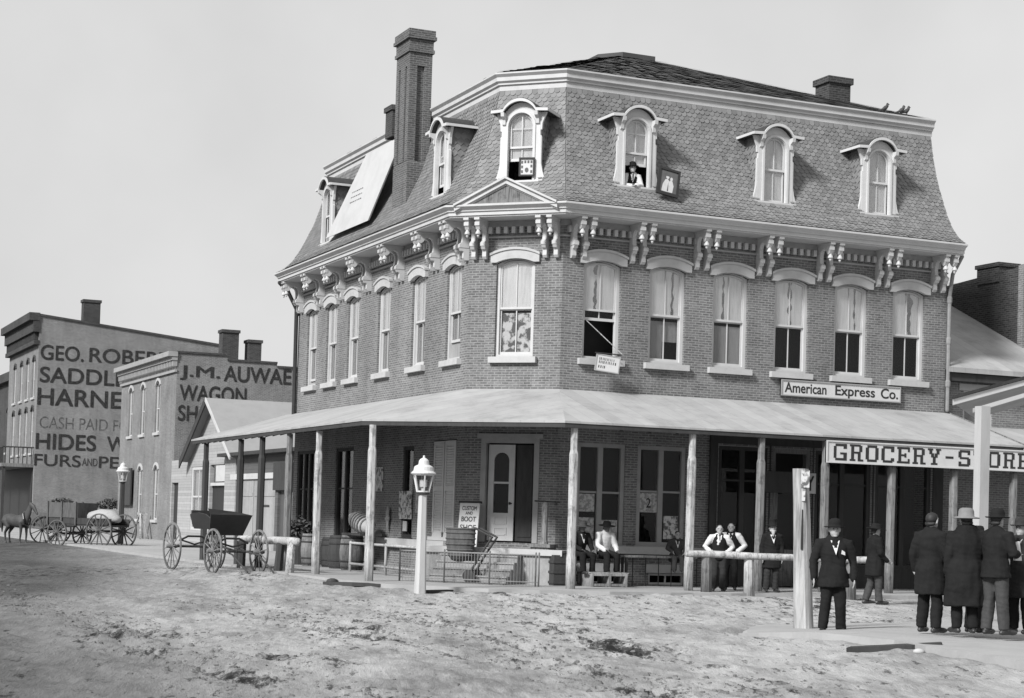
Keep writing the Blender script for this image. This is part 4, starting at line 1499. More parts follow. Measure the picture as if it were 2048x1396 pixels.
# little board on a stay below the open window
t = thing('bracket_sign', 'small white board hung askew on a stay below the open window', 'sign', (3.0, -0.6, 5.5))
Ms = Matrix.Translation((2.95, -0.42, 5.83)) @ Matrix.Rotation(R(-12), 4, 'Z') @ Matrix.Rotation(R(7), 4, 'Y') @ Matrix.Scale(0.84, 4)
mb = MB(Ms)
mb.box(-0.36, 0.36, 0, 0.04, -0.26, 0.22)
mb.build('board', WHITEP, t)
mb = MB(Ms)
mb.band([(-0.38, -0.28), (-0.38, 0.24), (0.38, 0.24), (0.38, -0.28), (-0.38, -0.28)], [(-0.35, -0.25), (-0.35, 0.21), (0.35, 0.21), (0.35, -0.25), (-0.35, -0.25)], -0.015, 0.055)
mb.build('frame', TRIMD, t)
for k, (a, b, z) in enumerate(((-.28, .2, .1), (-.28, .26, .0), (-.28, -.08, -.14))):
    mb = MB(Ms)
    x = a
    while x < b:
        w_ = random.uniform(.03, .06)
        mb.box(x, x + w_ * .55, -0.004, -0.001, z - .04, z + .04)
        x += w_ * 1.2
    mb.build('faint_lettering', GREYP, t)
mb = MB()
mb.tube([(2.55, 0.1, 6.95), (3.32, -0.5, 6.06)], 0.012, 6)
mb.build('stay', WOODL, t)
mb = MB()
mb.tube([(3.25, 0.1, 6.02), (3.3, -0.5, 6.05), (2.62, -0.37, 6.08)], 0.016, 6)
mb.build('arm', IRON, t)

# big pale board lying on the left slope
t = thing('roof_board', 'large pale canvas board with faint writing leaning on the left roof slope', 'board', (0.0, 11.0, 10.6))
def slope_pt(v, z, off=0.0):
    # plane just proud of the slope
    f = (z - 10.5) / 2.6
    return (0.10 - 0.38 + f * 0.70 - off, v, z)
q0, q1, q2, q3 = slope_pt(13.2, 10.52), slope_pt(9.15, 10.52), slope_pt(8.15, 12.95), slope_pt(11.4, 12.98)
mb = MB()
th = Vector((-0.05, 0, -0.015))
mb.loft([[q0, q1, q2, q3], [Vector(q) + th for q in (q0, q1, q2, q3)]])
mb.build('board', mat('stretched_canvas', 0.40, .8, .12, 2.5, .1), t)
mb = MB()
for k in range(3):
    for s_ in range(7):
        v = 11.7 - s_ * 0.16 - k * 0.05
        z = 11.75 - k * 0.17
        p = Vector(slope_pt(v, z, 0.056))
        mb.bar(p, p + Vector((-0.0, -0.10, 0)), 0.03, 0.004, lat=(1, 0, 0))
mb.build('faint_lettering', GREYP, t)

# framed photographs shown at the attic windows
t = thing('framed_portrait', 'large dark framed portrait of two figures in pale dress tilted beside the attic window', 'picture', (4.68, -0.1, 10.3))
Mp = Matrix.Translation((4.56, -0.40, 10.62)) @ Matrix.Rotation(R(-4), 4, 'Z') @ Matrix.Rotation(R(10), 4, 'Y') @ Matrix.Rotation(R(-10), 4, 'X')
mb = MB(Mp)
mb.band([(-.31, -.37), (-.31, .37), (.31, .37), (.31, -.37), (-.31, -.37)], [(-.25, -.29), (-.25, .31), (.25, .31), (.25, -.29), (-.25, -.29)], -0.03, 0.035)
mb.build('frame', BLACKP, t)
mb = MB(Mp)
mb.box(-.25, .25, 0.0, 0.03, -.29, .31)
mb.build('picture', PHOTO, t)
mb = MB(Mp)
mb.prism([(-.17, -.28), (-.15, -.08), (-.09, .06), (-.02, .08), (.03, .02), (.05, .06), (.11, .05), (.16, -.08), (.14, -.27)], 'y', -.004, -.001)
mb.prism([(-.03 + .045 * math.cos(k * .628), .14 + .06 * math.sin(k * .628)) for k in range(10)], 'y', -.0042, -.001)
mb.prism([(.08 + .037 * math.cos(k * .628), .10 + .05 * math.sin(k * .628)) for k in range(10)], 'y', -.0046, -.001)
mb.build('pale_figures', PHOTOL, t)
mb = MB(Mp)
mb.prism([(-.03 + .055 * math.cos(k * .349), .155 + .07 * math.sin(k * .349)) for k in range(0, 10)], 'y', -.0056, -.0047)
mb.prism([(-.02, -.25), (.0, .0), (.02, -.25)], 'y', -.0056, -.0047)
mb.build('dark_hair_and_folds', PHOTO, t)

t = thing('photograph_display', 'small dark framed display of many little photographs in the corner attic window', 'picture', at(FC, 0.28, -0.25, 10.5))
Mp = FC @ Matrix.Translation((0.29, -0.19, 10.80)) @ Matrix.Rotation(R(10), 4, 'Z')
mb = MB(Mp)
mb.band([(-.20, -.24), (-.20, .24), (.20, .24), (.20, -.24), (-.20, -.24)], [(-.165, -.20), (-.165, .20), (.165, .20), (.165, -.20), (-.165, -.20)], -0.03, 0.03)
mb.build('frame', BLACKP, t)
mb = MB(Mp)
mb.box(-.165, .165, 0.0, 0.02, -.20, .20)
mb.build('mount', WHITEP, t)
for a, b in ((-.12, .12), (-.12, 0), (-.12, -.12), (-.04, .13), (.04, .13), (.12, .13), (.12, .02), (0.12, -.12)):
    mb = MB(Mp)
    mb.box(a - .025, a + .025, -.004, -.001, b - .035, b + .035)
    mb.build('little_photograph', PHOTO, t)
mb = MB(Mp)
mb.prism([(.0 + .05 * math.cos(k * .628), -.08 + .065 * math.sin(k * .628)) for k in range(10)], 'y', -.004, -.001)
mb.build('little_photograph', PHOTO, t)

# bills on the porch wall
def bill(label, M, x0, x1, z0, z1, mt, d=-0.03):
    t = thing('wall_bill', label, 'poster', at(M, (x0 + x1) / 2, d, z0))
    mb = MB(M)
    mb.box(x0, x1, d, d + .025, z0, z1)
    mb.build('sheet', mt, t)
    return t
bill('small printed bill high on the left porch wall beside the corner post', FL, -8.75, -7.95, 2.5, 3.2, PAPER1)
bill('printed picture bill hanging below the narrow porch window', FL, -6.45, -5.45, 1.72, 2.5, PAPER1, -0.05)
bill('faded bill on the porch wall behind the street lamp', FL, -5.2, -4.6, 1.9, 2.7, PAPER2)
bill('little pale card hung low under the picture bill', FL, -6.15, -5.85, 1.38, 1.66, WHITEP)
t = thing('lamp_bracket', 'small pale ornament on the dark brick between the bills and barrels', 'ornament', at(FL, -7.2, -0.05, 1.7))
mb = MB(FL)
mb.lathe([(0.02, 0), (0.06, 0.15), (0.1, 0.3), (0.16, 0.36), (0.09, 0.45), (0.12, 0.55), (0.02, 0.72)], (-7.25, -0.09, 1.35), 10, sy=.4)
mb.build('ornament', TRIMD, t)

# boot and shoe board by the corner door
t = thing('boot_sign', 'white lettered boot shop board leaning beside the corner doorway', 'sign', at(FC, -1.1, -0.5, 1.1))
Mb = FC @ Matrix.Translation((-0.93, -0.50, 1.07)) @ Matrix.Rotation(R(-8), 4, 'X')
mb = MB(Mb)
mb.box(-.27, .27, 0, .05, 0, 1.12)
mb.build('board', WHITEP, t)
mb = MB(Mb)
mb.box(-.31, .31, -.02, .07, 1.12, 1.17)
mb.build('cap', BLACKP, t)
for s_, za, zb, hw in (('CUSTOM', .93, 1.04, .2), ('AND', .82, .9, .1), ('BOOT', .64, .77, .2), ('SHOE', .42, .56, .22), ('SHOP', .2, .34, .2)):
    text(Mb, s_, -hw, hw, za, zb, -.002, BLACKP, 'lettering', t, 0.018)

# ------------------------------------------------------------------ porch things
def barrel(name, label, x, y, z0, h, r, mt, lid=True, group='barrels standing on the porch'):
    t = thing(name, label, 'barrel', (x, y, z0), group)
    mb = MB()
    prof = [(r * .84, 0), (r * .93, h * .18), (r, h * .45), (r, h * .55), (r * .93, h * .82), (r * .84, h), (r * .78, h), (r * .78, h - .04), (0.001, h - .04)]
    mb.lathe(prof, (x, y, z0), 20)
    mb.build('staves', mt, t)
    for f, k in ((.08, .885), (.25, .965), (.75, .965), (.92, .885)):
        mb = MB()
        mb.lathe([(r * k - .005, -.02), (r * k + .012, -.02), (r * k + .012, .02), (r * k - .005, .02)], (x, y, z0 + h * f), 20)
        mb.build('hoop', IRON, t)
    return t
barrel('barrel', 'stout wooden barrel nearest the iron rail on the left porch', -0.75, 8.35, 0.2, 1.0, 0.36, WOODM)
barrel('barrel', 'wooden barrel just left of the stout one by the porch rail', -0.75, 9.5, 0.2, 0.98, 0.34, WOODD)
barrel('barrel', 'slim tapering wooden keg beside the third porch post', -0.95, 11.7, 0.2, 0.98, 0.30, WOODM)
barrel('barrel', 'dark barrel half hidden behind the middle porch post', -0.6, 10.7, 0.2, 0.9, 0.33, WOODD)

t = thing('round_bundle', 'striped cloth roll laid on the barrels by the porch post', 'bundle', (-0.7, 7.7, 1.2))
mb = MB()
pts = [(-0.78, 8.35, 1.75), (-0.74, 8.1, 1.66), (-0.7, 7.85, 1.58), (-0.68, 7.5, 1.5), (-0.66, 7.2, 1.46)]
mb.tube(pts, [.10, .22, .27, .27, .2], 14)
mb.build('roll', SACK, t, True)
for k in range(7):
    f = k / 6
    p = Vector((-0.76, 8.2, 1.69)).lerp(Vector((-0.67, 7.3, 1.47)), f)
    r_ = [.17, .235, .275, .285, .287, .282, .24][k]
    mb = MB()
    mb.lathe([(r_, -.03), (r_ + .008, -.03), (r_ + .008, .03), (r_, .03)], p, 16, axis=(.1, -1, -.24))
    mb.build('stripe', WOODM, t)
mb = MB()
mb.box(-1.0, -0.35, 6.95, 8.6, 1.21, 1.27)
o = mb.build('plank_shelf', WOODD)
tag(o, 'dark plank laid across the barrels under the striped roll', 'plank')
t = thing('produce_basket', 'dark bushy heap in a basket on the porch by the third post', 'basket', (-0.9, 12.6, 0.2))
mb = MB()
mb.lathe([(.22, 0), (.30, .5), (.34, .95), (.3, .95), (.2, .5), (.001, .45)], (-0.95, 12.9, 0.2), 16)
mb.build('basket', WOODD, t)
mb = MB()
for k in range(420):
    a, r_ = random.uniform(0, 6.28), random.random() ** .5
    z = random.random()
    p = Vector((-0.95 + .46 * r_ * math.cos(a), 12.9 + .5 * r_ * math.sin(a), 1.1 + .62 * z * (1.1 - .55 * r_)))
    d1 = Vector((random.uniform(-1, 1), random.uniform(-1, 1), random.uniform(-.3, 1))).normalized() * .09
    d2 = d1.orthogonal().normalized() * .04
    mb.poly([p - d1, p + d2, p + d1, p - d2])
mb.build('leafy_heap', LEAF, t, recalc=False)

# iron rails along the porch edge
t = thing('pipe_rail', 'low two bar pipe railing along the left porch edge', 'railing', (-1.2, 4.5, 0.2))
for z in (0.42, 1.0):
    mb = MB()
    mb.tube([(-1.2, 7.2, z), (-1.2, 1.6, z)], 0.035, 8)
    mb.build('bar', WOODL, t)
for v in (7.15, 4.2, 1.75):
    mb = MB()
    mb.tube([(-1.2, v, 0.18), (-1.2, v, 1.02)], 0.04, 8)
    mb.build('post', WOODL, t)

t = thing('iron_railing', 'low thin wire railing across the foot of the corner steps', 'railing', at(FC, 0.0, -2.45, 0.2))
for z, r_ in ((0.95, .018), (0.3, .014)):
    mb = MB(FC)
    mb.tube([(-1.85, -2.5, z), (1.8, -2.5, z)], r_, 6)
    mb.build('rail', IRONG, t)
for k in range(47):
    mb = MB(FC)
    x = -1.85 + k * 3.65 / 46
    big_ = k % 15 == 0 or k == 46
    mb.tube([(x, -2.5, 0.2), (x, -2.5, 1.0 if big_ else 0.95)], 0.024 if big_ else 0.006, 6)
    mb.build('post' if big_ else 'picket', WOODM if big_ else IRONG, t)

t = thing('iron_railing', 'thin iron area railing before the basement windows on the right porch', 'railing', (4.2, -0.8, 0.2))
mb = MB()
mb.tube([(3.2, -0.8, 1.0), (6.6, -0.8, 0.98)], 0.016, 6)
mb.build('rail', IRON, t)
for k in range(10):
    x = 3.25 + k * 0.37
    mb = MB()
    mb.tube([(x, -0.8, 0.18), (x, -0.8, 1.0)], 0.013, 6)
    mb.build('picket', IRON, t)

# platform scale beside the door
t = thing('platform_scale', 'tall narrow platform scale standing beside the corner doorway', 'scale', at(FC, 1.25, -0.75, 1.06))
mb = MB(FC)
mb.box(0.98, 1.55, -1.1, -0.5, 1.12, 1.2)
mb.box(1.02, 1.51, -1.05, -0.55, 1.06, 1.12)
mb.build('platform', WOODM, t)
mb = MB(FC)
mb.lathe([(.11, 0), (.085, .1), (.075, .5), (.09, .95), (.05, 1.05)], (1.22, -0.62, 1.2), 10)
mb.build('pillar', WOODM, t)
mb = MB(FC)
mb.tube([(0.95, -0.62, 2.27), (1.6, -0.62, 2.25)], 0.02, 6)
mb.lathe([(.04, 0), (.04, .06)], (1.5, -0.62, 2.17), 8)
mb.build('beam', IRON, t)

# woven crate tub by the steps and barrow
t = thing('wicker_hamper', 'large dark round bottomed wicker hamper standing on the corner steps', 'hamper', at(FC, -0.62, -1.62, 0.74))
mb = MB(FC)
mb.lathe([(.22, 0), (.32, .12), (.375, .4), (.38, .78), (.35, .8), (.34, .4), (.22, .1), (.001, .08)], (-0.62, -1.62, 0.74), 22, sy=.6)
hb_ = mb.build('hamper', OLDW, t, True)
for z in (.12, .26, .4, .54, .68, .78):
    mb = MB(FC)
    r_ = .32 + .058 * min(1, (z - .12) / .28) + .012
    mb.lathe([(r_ - .01, -.025), (r_ + .014, 0), (r_ - .01, .025)], (-0.62, -1.62, 0.74 + z), 22, sy=.62)
    mb.build('woven_band', OLDW, t)
FC2 = FC @ Matrix.Translation((0.56, -0.05, 0.02))
t2 = thing('sack_truck', 'dark two wheeled sack truck tipped up beside the hamper', 'hand truck', at(FC, -0.4, -2.2, 0.2))
for s_ in (-.16, .16):
    mb = MB(FC2)
    mb.tube([(-0.72, -1.55 + s_, 1.52), (-0.2, -1.75 + s_, 1.32), (-0.42, -2.0 + s_, .85), (-0.66, -2.1 + s_, .36)], .03, 8)
    mb.build('handle_pole', WOODD, t2)
    mb = MB(FC2)
    mb.lathe([(.14, -.02), (.16, -.02), (.16, .02), (.02, .025), (.02, -.025), (.14, -.02)], (-0.62, -2.1 + s_ * 1.4, .36), 14, axis=FC.to_3x3().inverted() @ (FC.to_3x3() @ Vector((0, 1, 0))))
    mb.build('wheel', IRON, t2)
for f in (.3, .6, .85):
    p = Vector((-0.2, -1.75, 1.32)).lerp(Vector((-0.66, -2.1, .36)), f)
    mb = MB(FC2)
    mb.bar(p + Vector((0, -.16, 0)), p + Vector((0, .16, 0)), .05, .02)
    mb.build('crossbar', WOODD, t2)

t = thing('crate', 'low slatted white crate under the feet of the seated men', 'crate', (2.5, -1.35, 0.2))
for z in (0.22, 0.47):
    for y in (-1.65, -1.05):
        mb = MB()
        mb.box(2.05, 3.05, y - .02, y + .02, z, z + .06)
        mb.build('slat', WOODL, t)
for x in (2.07, 2.55, 3.0):
    mb = MB()
    mb.box(x - .03, x + .03, -1.68, -1.02, 0.18, 0.53)
    mb.build('upright', WOODL, t)
mb = MB()
for k in range(4):
    mb.box(2.02, 3.08, -1.66 + k * .165, -1.66 + k * .165 + .14, .531, .555)
mb.build('top_slats', WOODL, t)
t = thing('bench', 'dark narrow plank bench before the white ledge on the right porch', 'bench', (3.2, -0.75, 0.2))
mb = MB()
mb.box(1.35, 5.3, -1.12, -0.82, 0.93, 0.985)
mb.build('seat', WOODM, t)
for x in (1.5, 3.3, 5.15):
    for y in (-1.08, -0.86):
        mb = MB()
        mb.box(x - .03, x + .03, y - .02, y + .02, 0.18, 0.93)
        mb.build('leg', WOODD, t)
mb = MB()
mb.box(1.2, 1.8, -1.3, -0.7, 0.2, 0.95)
for z in (.25, .5, .75):
    mb.box(1.18, 1.82, -1.32, -0.68, z, z + .06)
o = mb.build('packing_box', WOODD)
tag(o, 'dark wooden packing box behind the corner porch post', 'box')

# ------------------------------------------------------------------ hitching rails, posts, lamps
def log_rail(label, p0, p1, r, posts):
    t = thing('hitching_rail', label, 'hitching rail', ((p0[0] + p1[0]) / 2, (p0[1] + p1[1]) / 2, 0.1))
    mb = MB()
    p0, p1 = Vector(p0), Vector(p1)
    pts = [p0.lerp(p1, k / 8) + Vector((random.uniform(-.02, .02), random.uniform(-.02, .02), random.uniform(-.012, .012))) for k in range(9)]
    mb.tube(pts, [r * random.uniform(.92, 1.06) for k in range(9)], 12)
    mb.build('log', WOODL, t, True)
    for (a, b, w, mt) in posts:
        mb = MB()
        a, b = Vector(a), Vector(b)
        mb.tube([a, a.lerp(b, .5), b], [w * 1.1, w, w * .95], 8, dome=False)
        mb.build('post', mt, t)
    return t
log_rail('long pale log hitching rail before the right porch', (3.55, -3.75, 1.10), (7.9, -5.2, 1.07), 0.085,
         [((4.05, -3.8, 0.0), (4.02, -3.82, 1.05), .13, WOODM), ((5.02, -4.15, 0.0), (5.0, -4.14, 1.04), .13, WOODL), ((7.35, -4.95, 0.0), (7.35, -4.95, 1.03), .13, WOODM)])
log_rail('short pale log hitching rail behind the buggy', (-3.40, 5.1, 1.02), (-3.40, 10.8, 1.0), 0.11,
         [((-3.62, 5.0, 0.0), (-3.44, 5.45, 0.98), .12, WOODL), ((-3.5, 6.5, 0.0), (-3.46, 6.4, 0.96), .12, WOODD), ((-3.5, 10.3, 0.0), (-3.46, 10.3, 0.95), .12, WOODD)])

t = thing('wooden_post', 'stout split pale timber post with bill scraps nailed near its top', 'post', (-1.2, -16.2, 0.1))
mb = MB()
rings = []
for k in range(12):
    f = k / 11
    z = 0.05 + 2.70 * f
    r_ = 0.165 - 0.035 * f
    cx = -1.2 - 0.12 * f
    cy = -16.2 + 0.03 * f
    ring = []
    for j in range(16):
        a = 2 * math.pi * j / 16
        sq = 1 / max(abs(math.cos(a - .55)), abs(math.sin(a - .55))) ** 0.55
        rr = r_ * sq * 0.92 * (1 + .10 * noise.noise((math.cos(a) * 1.5, math.sin(a) * 1.5, z * .8)))
        ring.append((cx + rr * math.cos(a), cy + rr * math.sin(a), z))
    rings.append(ring)
mb.loft(rings)
mb.build('timber', mat('split_grey_timber', 0.33, .9, .85, 7.0, .6, stretch=(1.6, 1.6, .14)), t)
Mt = Matrix.Translation((-1.31, -16.17, 0.08)) @ Matrix.Rotation(R(-24), 4, 'Z')
mb = MB(Mt)
mb.box(-.02, .115, -.155, -.13, 2.36, 2.64)
mb.build('bill_scrap', PAPER1, t)
mb = MB(Mt)
mb.box(.0, .05, -.16, -.13, 2.14, 2.30)
mb.build('bill_scrap', PAPER1, t)
mb = MB(Mt)
mb.loft([[(.0, -.158, 1.35), (.03, -.158, 1.35), (.03, -.12, 1.35), (.0, -.12, 1.35)], [(.005, -.150, 2.0), (.02, -.150, 2.0), (.02, -.12, 2.0), (.005, -.12, 2.0)]])
mb.build('split', BLACKP, t)

def street_lamp(label, x, y, h, s, post_mt, head_mt):
    t = thing('street_lamp', label, 'street lamp', (x, y, 0.1))
    mb = MB()
    w = .115 * s
    mb.loft([[(x + a * w * k, y + b * w * k, z) for a, b in ((-1, -.6), (-.6, -1), (.6, -1), (1, -.6), (1, .6), (.6, 1), (-.6, 1), (-1, .6))] for k, z in ((1.15, 0.0), (1.0, .5), (.78, h))])
    mb.build('post', post_mt, t)
    mb = MB()
    mb.lathe([(.10 * s, 0), (.17 * s, .02), (.17 * s, .06 * s)], (x, y, h), 8)
    mb.build('cradle', IRON, t)
    hb = h + .06 * s
    hh = .44 * s
    r0, r1 = .155 * s, .255 * s
    n = 6
    for k in range(n):
        a = 2 * math.pi * k / n + .3
        mb = MB()
        mb.bar((x + r0 * math.cos(a), y + r0 * math.sin(a), hb), (x + r1 * math.cos(a), y + r1 * math.sin(a), hb + hh), .03 * s)
        mb.build('glazing_bar', head_mt, t)
    mb = MB()
    for zz, rr in ((hb, r0), (hb + hh - .03 * s, r1)):
        mb.lathe([(rr - .03 * s, 0), (rr + .012 * s, 0), (rr + .012 * s, .035 * s), (rr - .03 * s, .035 * s)], (x, y, zz), n * 4)
    mb.build('lantern_ring', head_mt, t)
    mb = MB()
    mb.lathe([(r0 * .95, 0), (r1 * .95, hh)], (x, y, hb), n)
    mb.build('pane', GLASSD, t)
    mb = MB()
    mb.lathe([(.05 * s, 0), (.05 * s, .1), (.1 * s, .13 * s), (.1 * s, .3 * s), (.03, .32 * s)], (x, y, hb), 10)
    mb.build('burner', TRIM, t)
    mb = MB()
    mb.lathe([(.30 * s, 0), (.31 * s, .025 * s), (.25 * s, .08 * s), (.235 * s, .17 * s), (.20 * s, .20 * s), (.135 * s, .23 * s), (.12 * s, .33 * s), (.085 * s, .37 * s), (.03 * s, .40 * s), (.025 * s, .45 * s), (.002, .46 * s)], (x, y, hb + hh), 20)
    mb.build('hood', head_mt, t)
    return t
street_lamp('white street lamp on a pale square post at the corner walk', -3.16, -3.59, 2.28, 0.92, mat('whitewashed_post', 0.40, .8, .25, 9.0, .3, stretch=(1, 1, .12)), WHITEP)
street_lamp('far street lamp on a dark post beside the parked farm wagon', -0.85, 40.6, 2.95, 1.0, WOODD, WHITEP)

# dark board standing in for the gutter hole, short board, hatch on near walk
o = MB()
o.prism([(-.28, -.8), (.05, -.95), (.22, -.3), (.3, .2), (.12, .85), (-.1, .6), (-.3, .1)], 'z', 0.0, 0.07)
o.bm.transform(Matrix.Translation((-3.72, -0.95, 0.12)) @ Matrix.Rotation(R(64), 4, 'Z'))
tag(o.build('board_or_hole_stand_in', WOODD), 'dark board standing in for the open gutter hole at the corner walk', 'board')
o = MB()
o.box(-.09, .09, -.45, .45, 0, .06)
o.bm.transform(Matrix.Translation((-2.55, -3.15, 0.08)) @ Matrix.Rotation(R(-60), 4, 'Z'))
tag(o.build('board_or_hole_stand_in', WOODD), 'short dark board by the walk edge right of the white lamp', 'board')
o = MB()
o.prism([(-1.08, -.13), (-.9, .16), (1.1, .2), (1.02, -.1), (.3, -.25)], 'z', 0, .13)
o.bm.transform(Matrix.Translation((-3.35, -21.7, 0.19)) @ Matrix.Rotation(R(-18), 4, 'Z') @ Matrix.Rotation(R(-4), 4, 'Y') @ Matrix.Scale(.62, 4))
tag(o.build('loose_slab', WOODD), 'dark flat slab lying at the near edge of the boardwalk', 'slab')
for x, y, s, mt, lb in ((-3.75, 0.9, .10, WOODD, 'dark round stone at the kerb below the second porch post'), (-3.4, -22.3, .055, STONE, 'pale stone by the end of the dark slab')):
    mb = MB()
    mb.lathe([(s * .8, 0), (s * 1.3, s * .3), (s * 1.1, s * .9), (s * .4, s * 1.2)], (x, y, 0.1 if y > 0 else .2), 9, sx=1.2)
    tag(mb.build('stone', mt, None, True), lb, 'stone')

# ------------------------------------------------------------------ buildings down the left street
def arch_window(M, c, w, z0, zs, root, hood=STONE, low='room', dpt=0.14):
    rise = w * .28
    mb = MB(M)
    k = .09
    out = [(c - w / 2, z0)] + arc(c - w / 2, c + w / 2, zs, rise, 8) + [(c + w / 2, z0)]
    inn = [(c - w / 2 + k, z0 + k)] + arc(c - w / 2 + k, c + w / 2 - k, zs, rise - .03, 8) + [(c + w / 2 - k, z0 + k)]
    mb.band(out, inn, 0.08, 0.16)
    mb.box(c - w / 2, c + w / 2, .077, .163, z0, z0 + k + .002)
    mz = z0 + (zs - z0) * .52
    mb.box(c - w / 2 + k, c + w / 2 - k, .10, .14, mz - .03, mz + .03)
    mb.box(c - .015, c + .015, .10, .13, z0 + k, zs + rise - .06)
    fr = mb.build('window', TRIM, root)
    mb = MB(M)
    mb.box(c - w / 2 + k, c + w / 2 - k, .12, .124, z0 + k, zs + rise - .05)
    mb.build('pane', GLASS, fr)
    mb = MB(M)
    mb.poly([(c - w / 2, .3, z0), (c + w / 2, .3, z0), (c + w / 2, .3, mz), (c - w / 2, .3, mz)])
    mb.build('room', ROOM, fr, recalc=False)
    mb = MB(M)
    mb.poly([(c - w / 2, .28, mz), (c + w / 2, .28, mz), (c + w / 2, .28, zs + rise), (c - w / 2, .28, zs + rise)])
    mb.build('blind', CURT, fr, recalc=False)
    hbm = MB(M)
    o2 = arc(c - w / 2 - .08, c + w / 2 + .08, zs + .08, rise + .06, 8)
    i2 = arc(c - w / 2, c + w / 2, zs - .005, rise, 8)
    hbm.band(o2, i2, -.06, .03)
    hbm.build('hood', hood, fr)
    mb = MB(M)
    mb.box(c - w / 2 - .12, c + w / 2 + .12, -.1, .08, z0 - .15, z0)
    mb.build('sill', STONE, fr)
    return fr

# wagon shop
u0, v0, v1 = 3.95, 51.4, 65.3
S = thing('brick_shop', 'two storey brick wagon shop with bold painted side wall lettering', 'building', (u0, v0, 0))
F1 = frame((u0, 0, 0), -math.pi / 2)
F2 = frame((0, v0, 0), 0)
holes = []
wv = [62.5, 59.3, 55.6]
for v in wv:
    holes.append((-v - .55, -v + .55, 5.95, 8.75))
lv = [59.4, 55.4]
for v in lv:
    holes.append((-v - .55, -v + .55, 1.25, 4.2))
mb = MB(F1)
wall(mb, -v1, -v0, -.2, 9.9, holes)
mb.M = F2
wall(mb, u0, 16, -.2, 9.35, [])
for a, b, z in ((u0, 6.6, 9.95), (6.6, 9.3, 9.70), (9.3, 12.5, 9.5)):
    mb.poly([(a, 0, 9.35), (b, 0, 9.35), (b, 0, z), (a, 0, z)])
mb.M = Matrix.Identity(4)
mb.poly([(u0, v1, -.2), (16, v1, -.2), (16, v1, 9.9), (u0, v1, 9.9)])
mb.poly([(u0, v0, 9.33), (16, v0, 9.33), (16, v1, 9.33), (u0, v1, 9.33)])
mb.build('wall', BRICK_SIDE, S, recalc=False)
mb = MB(F2)
for a, b, z in ((u0 - .05, 6.6, 9.95), (6.6, 9.3, 9.70), (9.3, 16, 9.5)):
    mb.box(a, b, -.07, .3, z, z + .1)
mb.build('coping', BRICK_DARK, S)
for v in wv:
    arch_window(F1, -v, 1.1, 5.95, 8.45, S)
for v in lv:
    arch_window(F1, -v, 1.1, 1.25, 3.9, S)
mb = MB(F1)
mb.box(-v1 - .05, -v0 + .12, -.5, 0.0, 9.75, 10.0)
mb.box(-v1, -v0 + .06, -.12, 0.0, 8.95, 9.08)
mb.box(-v1, -v0 + .08, -.3, 0.0, 9.55, 9.749)
x = -v1 + .1
while x < -v0 - .1:
    mb.box(x, x + .16, -.24, 0, 9.25, 9.549)
    x += .36
mb.build('cornice', TRIMD, S)
for a, b, z in ((6.62, 7.5, 11.3), (8.05, 8.75, 10.85)):
    mb = MB()
    mb.box(a, b, 52.6, 53.4, 9.3, z)
    mb.box(a - .06, b + .06, 52.54, 53.46, z, z + .16)
    mb.build('chimney', BRICK_DARK, S)
mb = MB(F1)
mb.box(-63.6, -60.9, -.2, -.12, 2.0, 4.1)
mb.build('hanging_board', WOODD, S)
for s_, a, b, z0, z1 in (('J.M.', 4.1, 6.25, 8.55, 9.33), ('AUWAER', 6.43, 10.75, 8.6, 9.45), ('WAGON', 4.12, 7.69, 7.48, 8.33), ('SHOP', 4.08, 6.4, 6.42, 7.26)):
    text(F2, s_, a, b, z0, z1, -.004, FADEDP, 'lettering', S, .022, .02)

# white gabled shed in front of it
S = thing('gabled_shed', 'low white clapboard shed with steep pale gable roof and left bargeboard painted dark for soffit shade', 'building', (4.3, 46.3, 0))
us = 3.85
F1 = frame((us, 0, 0), -math.pi / 2)
va, vb_, vr = 47.3, 38.7, 43.0
WA, WB, DA, DB, EA, EB = -47.0, -44.3, -43.35, -40.6, -51.2, -49.75
mb = MB(F1)
wall(mb, -va, -vb_, -.1, 4.35, [(WA, WB, .85, 3.95), (DA, DB, .3, 4.0)], depth=.2)
mb.poly([(-va, 0, 4.35), (-vb_, 0, 4.35), (-vr, 0, 7.0)])
mb.M = Matrix.Identity(4)
mb.poly([(us, vb_, -.1), (12, vb_, -.1), (12, vb_, 4.35), (us, vb_, 4.35)])
mb.M = F1
wall(mb, -51.38, -va, -.1, 4.35, [(EA, EB, .3, 3.2)], depth=.2)
mb.build('wall', WHITECLAP, S, recalc=False)
mb = MB()
for a in (-1, 1):
    ve = va + .5 if a > 0 else vb_ - .5
    ze = 4.2
    mb.prism([(vr, 7.02), (ve, ze), (ve, ze + .12), (vr, 7.16)], 'x', us - .42, 13)
mb.build('roof', mat('shed_roof_boards', 0.24, .8, .12, 2.0, .1), S)
for a in (-1, 1):
    mb = MB()
    ve = va + .55 if a > 0 else vb_ - .55
    ze = 4.13
    mb.prism([(vr, 6.8), (ve, ze - .25), (ve, ze + .16), (vr, 7.2)] if a > 0 else [(vr, 6.98), (ve, ze), (ve, ze + .14), (vr, 7.17)], 'x', us - .47, us - .41)
    mb.build('bargeboard', WOODD if a > 0 else TRIM, S)  # left board's dark colour stands in for the shaded soffit
q = MB(F1)
q.band([(WA, .85), (WA, 3.95), (WB, 3.95), (WB, .85)], [(WA + .2, 1.0), (WA + .2, 3.8), (WB - .2, 3.8), (WB - .2, 1.0)], .03, .1)
q.box(WA, WB, .027, .103, .85, 1.002)
q.box(WA + .2, WB - .2, .05, .09, 2.45, 2.53)
q.box((WA + WB) / 2 - .03, (WA + WB) / 2 + .03, .05, .09, 1.0, 3.8)
wfr = q.build('window', TRIM, S)
q = MB(F1)
q.box(WA + .2, WB - .2, .06, .064, 1.0, 3.8)
q.build('pane', GLASS, wfr)
q = MB(F1)
